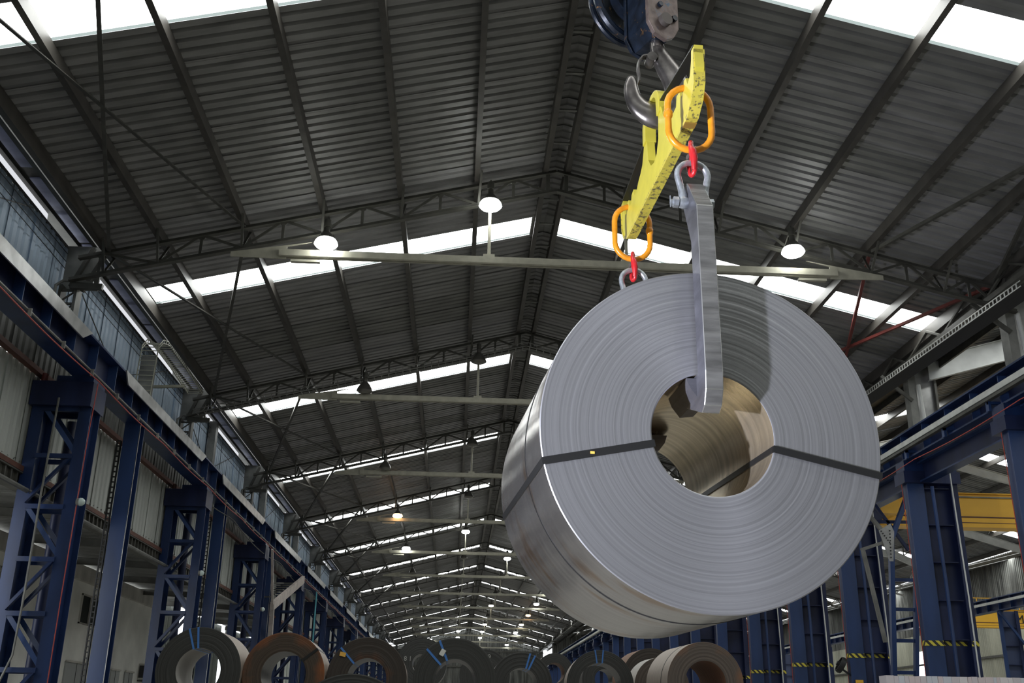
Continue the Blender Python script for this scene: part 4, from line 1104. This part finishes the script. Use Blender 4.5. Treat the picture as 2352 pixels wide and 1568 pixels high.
for i, ang in enumerate((math.radians(-168.3), math.radians(-11.6))):
    eye_strap(MB(), RC, rC, LC, ang, 0.034).build('eye_strap', strapm, hc)
gs = MB(); ring_strap(gs, RC, 0.45, 0.012, 0.003); gs.build('girth_strap', strapm, hc)
MB().box((math.cos(math.radians(-168.3)) * RC * 0.72, -0.012, math.sin(math.radians(-168.3)) * RC * 0.72 + 0.0), (0.02, 0.006, 0.012)).build('strap_seal', tagy, hc, label='tiny orange strap seal')
MB().box((-0.8, 0.5, -0.3), (0.03, 0.2, 0.05), Matrix.Rotation(0.36, 3, 'Y')).v

# lifting frame (own axes: x across, y away along the load axis, z up)
Tq = math.atan2(1.33 * -0.0806 + 0.03 * 0.99675, 1.33 * 0.99675 + 0.03 * 0.0806)
RZ2 = -Tq
ORI = V(1.1951 - 0.035 * 0.99675, 4.6397 - 0.035 * 0.0806, 0)
# beam
bm_ = lthing('lifting_beam', tuple(ORI), 'worn yellow lifting beam with a central lug hanging on the crane hook', 'lifting beam', rz=RZ2)
def pp(pts, x0): return [(x0, a, z) for a, z in pts]
low = [(-0.215, 3.30), (-0.2, 3.12), (-0.155, 3.05), (-0.06, 3.005), (0.05, 3.0), (1.29, 3.0), (1.40, 3.005), (1.5, 3.05), (1.545, 3.12), (1.56, 3.30)]
topf = [(1.50, 3.30), (1.47, 3.21), (1.42, 3.19), (1.40, 3.245), (1.35, 3.255), (1.33, 3.2), (1.28, 3.19), (1.26, 3.245), (1.2, 3.255), (1.18, 3.2), (1.12, 3.2), (1.06, 3.24), (0.98, 3.27), (0.93, 3.33), (0.90, 3.40)]
# main plate without the lug
topn = [(0.44, 3.40), (0.41, 3.33), (0.36, 3.27), (0.28, 3.24), (0.22, 3.2), (0.16, 3.2), (0.14, 3.255), (0.08, 3.245), (0.06, 3.19), (0.01, 3.2), (-0.01, 3.255), (-0.05, 3.245), (-0.07, 3.19), (-0.12, 3.21), (-0.155, 3.30)]
lower_poly = low + topf + [(0.84, 3.40), (0.80, 3.24), (0.74, 3.165), (0.67, 3.145), (0.60, 3.165), (0.54, 3.24), (0.50, 3.40)] + topn
# concave outline: build as quads between bottom and top lines
def strip_plate(mb, outline_low, outline_top, x0, x1):
    n = len(outline_low)
    vs = [(x, a, z) for x in (x0, x1) for a, z in outline_low + outline_top]
    m = 2 * n; fs = []
    for i in range(n - 1):
        fs.append((i, i + 1, n + i + 1, n + i)); fs.append((m + i, m + n + i, m + n + i + 1, m + i + 1))
        fs.append((i, m + i, m + i + 1, i + 1)); fs.append((n + i, n + i + 1, m + n + i + 1, m + n + i))
    fs.append((0, n, m + n, m)); fs.append((n - 1, m + n - 1, m + 2 * n - 1, 2 * n - 1))
    return mb.add(vs, fs)
def interp(pl, a):
    for (a0, z0), (a1, z1) in zip(pl, pl[1:]):
        if min(a0, a1) <= a <= max(a0, a1) and a0 != a1: return z0 + (z1 - z0) * (a - a0) / (a1 - a0)
    return pl[0][1] if abs(a - pl[0][0]) < abs(a - pl[-1][0]) else pl[-1][1]
lowl = [(-0.22, 3.30), (-0.205, 3.13), (-0.155, 3.055), (-0.06, 3.005), (0.05, 3.0), (1.29, 3.0), (1.40, 3.005), (1.5, 3.055), (1.55, 3.13), (1.565, 3.30)]
topl = [(-0.22, 3.335), (-0.165, 3.335), (-0.155, 3.28), (-0.12, 3.21), (-0.07, 3.19), (-0.05, 3.245), (-0.01, 3.255), (0.01, 3.2), (0.06, 3.19), (0.08, 3.245), (0.14, 3.255), (0.16, 3.2), (0.22, 3.2), (0.28, 3.23), (0.36, 3.26), (0.42, 3.31), (0.46, 3.40), (0.5, 3.42), (0.53, 3.42), (0.55, 3.24), (0.60, 3.165), (0.67, 3.145), (0.74, 3.165), (0.80, 3.24), (0.82, 3.42), (0.88, 3.42), (0.91, 3.36), (0.95, 3.29), (1.0, 3.26), (1.06, 3.24), (1.12, 3.2), (1.18, 3.2), (1.2, 3.255), (1.26, 3.245), (1.28, 3.19), (1.33, 3.2), (1.35, 3.255), (1.40, 3.245), (1.42, 3.19), (1.47, 3.21), (1.50, 3.28), (1.51, 3.335), (1.565, 3.335)]
lows = [(a, interp(lowl, a) if -0.205 < a < 1.55 else (3.13 if a > -0.22 and a < 0 else 3.20)) for a, z in topl]
mbp = MB(); strip_plate(mbp, lows, topl, -0.024, 0.024)
mbp.build('main_plate', yellow2, bm_)
# wide bottom flange of worn paint
bf = MB(); th = 0.022; wv = 0.031
for (a0, z0), (a1, z1) in zip(lowl, lowl[1:]):
    bf.bar((0, a0, z0), (0, a1, z1), 2 * wv, th, (1, 0, 0)) if False else bf.add([(x, a, z + h) for (a, z) in ((a0, z0), (a1, z1)) for x, h in ((-wv, -th / 2), (wv, -th / 2), (wv, th / 2), (-wv, th / 2))], [(0, 1, 2, 3), (7, 6, 5, 4), (0, 4, 5, 1), (1, 5, 6, 2), (2, 6, 7, 3), (3, 7, 4, 0)])
bf.build('bottom_flange', yellow, bm_, label='worn scratched underside')
MB().b2((-wv - 0.001, -0.02, 2.985), (wv + 0.001, 0.03, 2.992)).build('scorch_mark', mat('scorched_band', (0.3, 0.18, 0.03), 0.6), bm_, label='brown scorched band')
# lug: inverted U around the hook bowl
lg = MB()
cz = 3.48
arc = [(0.675 + math.cos(a) * 0.2, cz + math.sin(a) * 0.115) for a in [PI * k / 14 for k in range(15)]]
arci = [(0.675 + math.cos(a) * 0.135, cz + math.sin(a) * 0.085) for a in [PI * k / 14 for k in range(15)]]
outer = [(0.88, 3.38)] + arc + [(0.47, 3.38)]
inner = [(0.815, 3.38)] + arci + [(0.535, 3.38)]
strip_plate(lg, inner, outer, -0.036, 0.036)
lg.build('lug', yellow2, bm_, bevel=0.004)
for (aa, ab, za, zb) in ((-0.21, 0.47, 3.335, 3.45), (0.9, 1.56, 3.40, 3.335)):
    MB().bar((0, aa, za), (0, ab, zb), 0.056, 0.008, (1, 0, 0) if False else (0, 0, 1)).build('keeper_strip', strapm, bm_, label='thin dark keeper strip over the notches')
# orange rings, red links, shackles, hooks
def stadium(cx, cz, w_, h, n=10, y=0.0):
    r = w_ / 2; s = h / 2 - r; P = []
    for k in range(n + 1): a = PI * k / n; P.append((cx + math.cos(a) * r, y, cz + s + math.sin(a) * r))
    for k in range(n + 1): a = PI + PI * k / n; P.append((cx + math.cos(a) * r, y, cz - s + math.sin(a) * r))
    return P
def rigging(ya, nm, flip, far):
    yd = 1 if not flip else -1
    o1 = lthing('lifting_ring', tuple(ORI), 'oblong orange lifting ring on the %s end of the yellow beam' % nm, 'ring', rz=RZ2)
    P = stadium(0.0, 3.026, 0.235, 0.385, 12, ya)
    MB().tube(P, 0.0185, 12, closed=True, up=(0, 1, 0)).build('ring', orange, o1, smooth=True)
    sx = -0.1165 if not far else 0.1165
    MB().tube([(sx, ya, 3.02), (sx, ya, 3.035), (sx, ya, 3.055), (sx, ya, 3.07)], [0.0185, 0.025, 0.025, 0.0185], 12, up=(0, 1, 0)).build('weld_bead', orange, o1, smooth=True)
    o2 = lthing('coupling_link', tuple(ORI), 'red coupling link between the %s orange ring and the shackle' % nm, 'link', rz=RZ2)
    for (zc, hh, rt_) in ((2.822, 0.115, 0.35), (2.742, 0.115, -0.35)):
        pts = []
        for k in range(16):
            a = 2 * PI * k / 16; u_, v_ = math.cos(a) * 0.028, math.sin(a) * hh / 2
            pts.append((u_ * math.sin(rt_), ya + u_ * math.cos(rt_) + 0.0, zc + v_))
        MB().tube(pts, 0.0125, 10, closed=True).build('link_half', red, o2, smooth=True)
    MB().tube([(-0.026, ya - 0.012, 2.785), (0.026, ya + 0.012, 2.785)], 0.014, 10).build('link_pin', pinm, o2, smooth=True)
    MB().tube([(-0.012, ya - 0.03, 2.84), (-0.004, ya - 0.045, 2.80), (0.0, ya - 0.045, 2.75), (0.0, ya - 0.03, 2.70)], [0.012, 0.021, 0.019, 0.012], 10).build('link_cheek', red, o2, smooth=True)
    o3 = lthing('bow_shackle', tuple(ORI), 'zinc-plated bow shackle holding the %s steel hook arm' % nm, 'shackle', rz=RZ2)
    zs = 2.635; P = []
    for k in range(25):
        a = -0.42 + (PI + 0.84) * k / 24; P.append((math.cos(a) * 0.08, ya, zs + 0.045 + math.sin(a) * 0.078))
    P = [(0.056, ya, 2.515), (0.056, ya, 2.56), (0.064, ya, 2.60)] + P[1:-1] + [(-0.064, ya, 2.60), (-0.056, ya, 2.56), (-0.056, ya, 2.515)]
    rr = [0.026, 0.023, 0.0185] + [0.0175] * (len(P) - 6) + [0.0185, 0.023, 0.026]
    MB().tube(P, rr, 12).build('bow', zinc, o3, smooth=True)
    for s in (-1, 1):
        MB().lathe([(0.0, -0.022), (0.028, -0.022), (0.034, 0), (0.028, 0.022), (0, 0.022)], 16, 'X', (s * 0.056, ya, 2.52)).build('eye', zinc, o3, smooth=True)
    MB().tube([(-0.125, ya, 2.52), (0.10, ya, 2.52)], 0.014, 10).build('pin', zinc, o3, smooth=True)
    MB().lathe([(0.0, 0), (0.027, 0), (0.027, 0.02), (0, 0.02)], 6, 'X', (0.082, ya, 2.52)).build('bolt_head', zinc, o3)
    MB().lathe([(0.0, 0), (0.029, 0), (0.029, 0.026), (0, 0.026)], 6, 'X', (-0.11, ya, 2.52)).build('nut', zinc, o3)
    MB().tube([(-0.124, ya, 2.49), (-0.124, ya, 2.555)], 0.004, 6).build('cotter_pin', zinc, o3)
    o4 = lthing('coil_hook', tuple(ORI), 'heavy grey steel hook arm gripping the bore at the %s end of the coil' % nm, 'lifting hook', rz=RZ2)
    x0, x1 = -0.036, 0.050
    f = lambda a: (ya_f + yd * a)
    ya_f = ya - 0.155 * yd + (0.0)
    # profile in (away, up): face at 0 .. back at .125, top leans back
    fr = [(0.155, 2.635), (0.12, 2.60), (0.0, 2.43), (0.0, 1.56), (0.01, 1.47), (0.045, 1.40), (0.09, 1.375)]
    bk = [(0.235, 2.60), (0.235, 2.54), (0.125, 2.28), (0.125, 1.585), (0.20, 1.585), (0.42, 1.585), (0.42, 1.50)]
    mb = MB(); n = len(fr)
    vs = [(x, f(a), z) for x in (x0, x1) for a, z in fr + bk]; m = 2 * n
    for i in range(n - 1):
        mb.add([vs[j] for j in (i, i + 1, n + i + 1, n + i)], [(0, 1, 2, 3)], 0)
        mb.add([vs[m + j] for j in (i, n + i, n + i + 1, i + 1)], [(0, 1, 2, 3)], 0)
        mb.add([vs[i], vs[m + i], vs[m + i + 1], vs[i + 1]], [(0, 1, 2, 3)], 1)
        mb.add([vs[n + i], vs[n + i + 1], vs[m + n + i + 1], vs[m + n + i]], [(0, 1, 2, 3)], 0)
    mb.add([vs[0], vs[n], vs[m + n], vs[m]], [(0, 1, 2, 3)], 0)
    mb.add([vs[n - 1], vs[m + n - 1], vs[m + 2 * n - 1], vs[2 * n - 1]], [(0, 1, 2, 3)], 0)
    # weld the pieces so the bevel works
    import bmesh
    me = mb.mesh('arm', [arm_m, arm_f]); b_ = bmesh.new(); b_.from_mesh(me); bmesh.ops.remove_doubles(b_, verts=b_.verts, dist=1e-5)
    bmesh.ops.recalc_face_normals(b_, faces=b_.faces)
    ed = [e for e in b_.edges if len(e.link_faces) == 2 and e.calc_face_angle(0) > 0.35]
    me.materials.append(wornedge)
    bmesh.ops.bevel(b_, geom=ed, offset=0.0035, segments=1, affect='EDGES', clamp_overlap=True, material=2)
    b_.to_mesh(me); b_.free()
    ao = bpy.data.objects.new('arm', me); COL.objects.link(ao); ao.parent = o4; ORG[ao] = V(0, 0, 0)
    sh_ = [(x, f(a), z) for x, a, z in ((-0.075, 0.125, 1.62), (0.09, 0.125, 1.62), (0.09, 0.42, 1.62), (-0.075, 0.42, 1.62))]
    MB().prism([(-0.085, f(0.15), 1.565), (0.09, f(0.15), 1.565), (0.075, f(0.15), 1.52), (0.04, f(0.15), 1.475), (-0.03, f(0.15), 1.465), (-0.07, f(0.15), 1.52)], (0, yd * 0.34, 0)).build('bearing_shoe', arm_m, o4)
    return o4
rigging(0.0, 'near', False, False)
rigging(1.37, 'far', True, True)

# crane hook and block -----------------------------------------------------
hk = lthing('crane_hook', tuple(ORI), 'big dark forged crane hook carrying the yellow beam lug', 'crane hook', rz=RZ2)
hp = [(0.02, 4.12), (0.022, 3.98), (0.045, 3.90), (0.085, 3.82), (0.125, 3.74), (0.145, 3.65), (0.135, 3.56), (0.095, 3.495), (0.03, 3.465), (-0.045, 3.48), (-0.105, 3.525), (-0.14, 3.59), (-0.15, 3.65), (-0.148, 3.70), (-0.147, 3.73), (-0.147, 3.745)]
hr = [0.036, 0.045, 0.062, 0.076, 0.084, 0.086, 0.082, 0.088, 0.09, 0.082, 0.066, 0.053, 0.045, 0.036, 0.024, 0.008]
# smooth the path with Catmull-Rom
def cr(P, R, k=4):
    out, ro = [], []
    for i in range(len(P) - 1):
        p0, p1, p2, p3 = P[max(i - 1, 0)], P[i], P[i + 1], P[min(i + 2, len(P) - 1)]
        for j in range(k):
            t = j / k
            out.append(tuple(0.5 * (2 * b + (c - a) * t + (2 * a - 5 * b + 4 * c - d) * t * t + (-a + 3 * b - 3 * c + d) * t ** 3) for a, b, c, d in zip(p0, p1, p2, p3)))
            ro.append(R[i] + (R[i + 1] - R[i]) * t)
    out.append(P[-1]); ro.append(R[-1]); return out, ro
P, R_ = cr(hp, hr)
MB().tube([(x, 0.665, z) for x, z in P], R_, 18, flat=0.62, up=(0, 1, 0)).build('hook_body', forge, hk, smooth=True)
MB().lathe([(0.0, 3.96), (0.036, 3.96), (0.036, 4.25), (0, 4.25)], 16, 'Z', (0.02, 0.665, 0)).build('shank', forge, hk, smooth=True)
MB().tube([(-0.02, 0.62, 3.87), (-0.02, 0.71, 3.87)], 0.032, 14).build('latch_pivot', forge, hk, smooth=True)
lt = MB()
lp = [(-0.03, 3.90), (-0.075, 3.885), (-0.1, 3.85), (-0.105, 3.80), (-0.098, 3.74), (-0.1, 3.70)]
for (xa, za), (xb, zb) in zip(lp, lp[1:]): lt.bar((xa, 0.665, za), (xb, 0.665, zb), 0.05, 0.008, (1, 0, 0.3))
lt.build('safety_latch', forge, hk)
bk_r = math.atan2(-0.39, 0.92)
BO = ORI + V(0, 0, 0)
# block axes: depth nD, width wD (from the measured corners)
ca, sa = math.cos(-TH0), math.sin(-TH0)
a2 = V(math.sin(-RZ2), math.cos(-RZ2), 0); u2 = V(math.cos(RZ2), math.sin(RZ2), 0)
nD = (a2 * 0.92 - u2 * 0.39).normalized(); wD = (a2 * 0.39 + u2 * 0.92).normalized()
P0 = ORI + a2 * 0.55 - u2 * 0.054
blk = lthing('hook_block', (0, 0, 0), 'greasy blue and rust crane hook block with octagonal cheek plates', 'hook block')
def cheek(o, mt, nm, t):
    pts = [(0.0, 4.60), (0.0, 4.084), (0.045, 4.01), (0.135, 3.985), (0.195, 4.025), (0.235, 4.10), (0.235, 4.60)]
    return MB().prism([o + wD * q + V(0, 0, z) for q, z in pts], nD * t).build(nm, mt, blk, bevel=0.003)
cheek(P0, blockp, 'cheek_plate', 0.03)
cheek(P0 + nD * 0.235, blockb, 'cheek_plate', 0.025)
ctr = P0 + wD * 0.118
MB().prism([P0 + nD * 0.03 + wD * q + V(0, 0, z) for q, z in ((0.01, 4.60), (0.01, 4.09), (0.06, 4.0), (0.16, 4.0), (0.215, 4.13), (0.215, 4.60))], nD * 0.2).build('block_core', blockb, blk, bevel=0.004)
MB().tube([ctr + V(0, 0, 4.12) - nD * 0.035, ctr + V(0, 0, 4.12) + nD * 0.01], 0.042, 20).build('axle_pin', pinm, blk, smooth=True)
MB().tube([ctr + wD * 0.075 + V(0, 0, 4.16) - nD * 0.022, ctr + wD * 0.075 + V(0, 0, 4.16) + nD * 0.01], 0.021, 6).build('lock_bolt', blockb, blk)
MB().tube([ctr - wD * 0.03 + V(0, 0, 4.23) - nD * 0.02, ctr - wD * 0.03 + V(0, 0, 4.23) + nD * 0.01], 0.018, 6).build('lock_bolt', blockb, blk)
# sheave guard at the left, running out of the frame
shc = P0 + nD * 0.34 + wD * 0.09 + V(0, 0, 4.47)
ring = [shc - wD * math.cos(a) * 0.24 + V(0, 0, math.sin(a) * 0.27) for a in [2 * PI * k / 28 for k in range(28)]]
MB().tube(ring, 0.03, 8, closed=True).build('sheave', blockb, blk, smooth=True)
MB().tube([p + nD * 0.07 for p in ring], 0.02, 8, closed=True).build('sheave_guard', blockb, blk, smooth=True)
MB().tube([shc - nD * 0.08, shc + nD * 0.1], 0.15, 20).build('sheave_hub', blockb, blk, smooth=True)
for j in (-1, 1):
    p = ctr + wD * 0.05 * j + nD * 0.12
    o = MB().tube([p + V(0, 0, 4.3), p + V(0, 0, 11.0)], 0.011, 6).build('hoist_rope', steel, loc=p + V(0, 0, 4.3))
    tag(o, 'steel hoist rope rising out of the hook block, %s of the pair' % ('left' if j < 0 else 'right'), 'rope', 'hoist ropes')

# ------------------------------------------------------------------ stored coils
def coil(px, label, R, r, L, pos, mats, yaw=0.0, straps=(), strapmat=None, seed=1, group='coils stacked on the hall floor'):
    t = lthing('steel_coil', pos, label, 'steel coil', group, rz=yaw)
    coil_body(R, r, L, 96, 60, 0.0013, seed).build('rolled_sheet', list(mats), t, smooth=True)
    for ang, w_, m_ in straps:
        eye_strap(MB(), R, r, L, math.radians(ang), w_).build('eye_strap', m_, t)
    return t
S = skin_tan
cA = coil('a', 'dark grey coil with two blue straps at its top, leftmost on the pile', 0.75, 0.39, 1.35, (-4.54, 19.4, 0.77), (face_dark, skin_tan, skin_white), 0.02, ((96, 0.035, strapb), (108, 0.035, strapb)), seed=11)
cB = coil('b', 'rusty orange-brown coil beside the dark leftmost coil', 0.735, 0.40, 1.3, (-3.06, 19.6, 0.74), (face_rust, skin_tan, skin_dark), 0.02, ((38, 0.05, strapm),), seed=12)
cC = coil('c', 'dark brown coil with a blue strap and an orange tag', 0.73, 0.36, 1.25, (-1.58, 19.8, 0.70), (face_brown, skin_tan, skin_dark), 0.02, ((133, 0.035, strapb),), seed=13)
MB().box((math.cos(2.4) * 0.62, -0.02, math.sin(2.4) * 0.62), (0.11, 0.01, 0.075), Matrix.Rotation(0.2, 3, 'Y')).build('paper_tag', tagy, cC, label='orange paper tag')
cD = coil('d', 'big dark coil with two diagonal blue straps and a white rag', 0.755, 0.38, 1.3, (0.03, 19.7, 0.69), (face_dark, skin_dark, skin_dark), 0.0, ((113, 0.04, strapb), (134, 0.04, strapb)), seed=14)
MB().box((math.cos(math.radians(116)) * 0.54, -0.03, math.sin(math.radians(116)) * 0.54), (0.09, 0.03, 0.12), Matrix.Rotation(0.5, 3, 'Y')).build('rag', tagw, cD, label='crumpled white rag', bevel=0.01)
cG = coil('g', 'wide tan coil at the right end of the pile, lowest under the hanging coil', 0.75, 0.40, 1.7, (4.84, 20.4, 0.76), (face_light, skin_tan, skin_rust), 0.06, (), seed=15)
MB().box((-0.78, 0.35, -0.38), (0.03, 0.28, 0.3)).build('sheet_end', skin_tan, cG, label='loose sheet end')
gsg = MB(); ring_strap(gsg, 0.75, 0.5, 0.03); gsg.build('girth_strap', strapm, cG)
cE = coil('e', 'dark coil with two crossing blue straps, right of the big dark coil', 0.71, 0.37, 1.2, (1.57, 24.6, 0.80), (face_dark, skin_dark, skin_dark), 0.0, ((64, 0.04, strapb), (74, 0.04, strapb)), seed=16)
cF = coil('f', 'dark grey coil with two upright blue straps and tan skin at its left', 0.72, 0.46, 1.2, (3.15, 22.9, 0.76), (face_dark, skin_tan, skin_dark), -0.05, ((98, 0.03, strapb), (84, 0.03, strapb)), seed=17)
cI = coil('i', 'far dark coil chalked 81 behind the big dark coil', 0.8, 0.3, 1.2, (-1.02, 34.3, 1.70), (face_dark, skin_dark, skin_dark), 0.0, (), seed=18)
text('chalk_mark', '8 1', 0.2, (-0.44, -0.02, 0.14), (PI / 2, 0, 0), chalk, cI)
cJ = coil('j', 'far dark coil chalked 59 right of the big dark coil', 0.8, 0.3, 1.2, (1.0, 34.0, 1.36), (face_dark, skin_dark, skin_dark), 0.0, (), seed=19)
text('chalk_mark', '59', 0.21, (0.08, -0.02, 0.56), (PI / 2, 0, 0), chalk, cJ)
cK = coil('k', 'smaller grey coil with a brown bore half hidden behind its neighbours', 0.7, 0.36, 1.2, (3.75, 39.5, 1.72), (face_dark, skin_dark, skin_rust), 0.0, (), seed=20)
cL = coil('l', 'brown-skinned coil left of the paper-wrapped coil', 0.75, 0.38, 1.2, (4.9, 26.3, 1.02), (face_brown, skin_rust, skin_rust), 0.05, (), seed=21)
cM = coil('m', 'pale paper-wrapped coil tucked behind the wide tan coil', 0.62, 0.3, 0.8, (4.62, 23.6, 0.78), (face_light, skin_white, skin_white), 0.06, (), seed=22)
cP = coil('p', 'small dark coil seen just right of the coil with upright blue straps', 0.7, 0.3, 1.2, (4.75, 33.6, 1.3), (face_dark, skin_dark, skin_dark), 0.0, (), seed=23)
cN = coil('n', 'dark coil on the floor in front, only its upper rim showing', 0.92, 0.4, 1.3, (-1.38, 14.9, -0.33), (face_dark, skin_dark, skin_dark), 0.0, (), seed=24)
# first tier below them
lows_ = [(-5.3, 19.5), (-3.8, 19.6), (-2.3, 19.7), (-0.78, 19.75), (0.76, 19.75), (4.05, 20.6), (5.6, 20.6)]
for i, (x, y) in enumerate(lows_):
    o = coil('low', 'dark coil on the floor under the pile, %s from the left' % NTH[i].replace('nearest', 'first'), 0.72, 0.34, 1.3, (x, y, FLOOR + 0.725), (face_dark, skin_dark, skin_dark), 0.0, (), seed=40 + i, group='bottom tier of coils')
# racks that carry the other raised coils
for (nm, c, R_c, yv, zv, L_) in (('under the crossing blue straps coil', 1.57, 0.71, 24.6, 0.80, 1.2), ('under the upright blue straps coil', 3.15, 0.72, 22.9, 0.76, 1.2), ('under the left chalked coil', -1.02, 0.8, 34.3, 1.70, 1.2),
                            ('under the right chalked coil', 1.0, 0.8, 34.0, 1.36, 1.2), ('under the smaller grey coil', 3.75, 0.7, 39.5, 1.72, 1.2), ('under the brown-skinned coil', 4.9, 0.75, 26.3, 1.02, 1.2),
                            ('under the paper-wrapped coil', 4.62, 0.62, 23.6, 0.78, 0.8), ('under the small dark coil', 4.75, 0.7, 33.6, 1.3, 1.2)):
    t = thing('coil_rack', (c, yv + 0.6, FLOOR), 'dark steel storage rack ' + nm, 'rack', 'coil racks')
    zt_ = zv - R_c
    for yy in (yv + 0.25, yv + L_ - 0.25):
        for s in (-1, 1):
            MB().b2((c + s * 0.45 - 0.05, yy - 0.05, FLOOR), (c + s * 0.45 + 0.05, yy + 0.05, zt_ + 0.0)).build('leg', steel, t)
        MB().b2((c - 0.5, yy - 0.05, zt_ - 0.12), (c + 0.5, yy + 0.05, zt_ - 0.005)).build('cross_bar', steel, t)
# stack of pale boards at the lower right
t = thing('sheet_pallet', (5.0, 9.0, FLOOR), 'stack of pale pinkish metal slats at the lower right corner', 'metal stack')
cols = [mat('slat_a', (0.42, 0.385, 0.37), 0.4, 0.3), mat('slat_b', (0.41, 0.42, 0.42), 0.4, 0.3), mat('slat_c', (0.45, 0.42, 0.39), 0.45, 0.2), mat('slat_d', (0.4, 0.345, 0.32), 0.45, 0.2)]
x = 3.70
rs = random.Random(5)
while x < 7.4:
    w_ = rs.choice((0.03, 0.05, 0.07, 0.04))
    MB().b2((x, 9.0 + rs.uniform(0, 0.01), -0.7), (x + w_ - 0.002, 9.16, 0.42 + rs.uniform(-0.002, 0.002))).build('slat', rs.choice(cols), t); x += w_
MB().b2((3.8, 8.95, FLOOR), (4.05, 9.25, -0.7)).build('bearer', wood, t); MB().b2((6.9, 8.95, FLOOR), (7.2, 9.25, -0.7)).build('bearer', wood, t)

# ------------------------------------------------------------------ lift everything so that the floor is z = 0
for o in list(sc.objects):
    if o.parent is None and o.type != 'CAMERA' and o.type != 'LIGHT':
        o.location.z += H
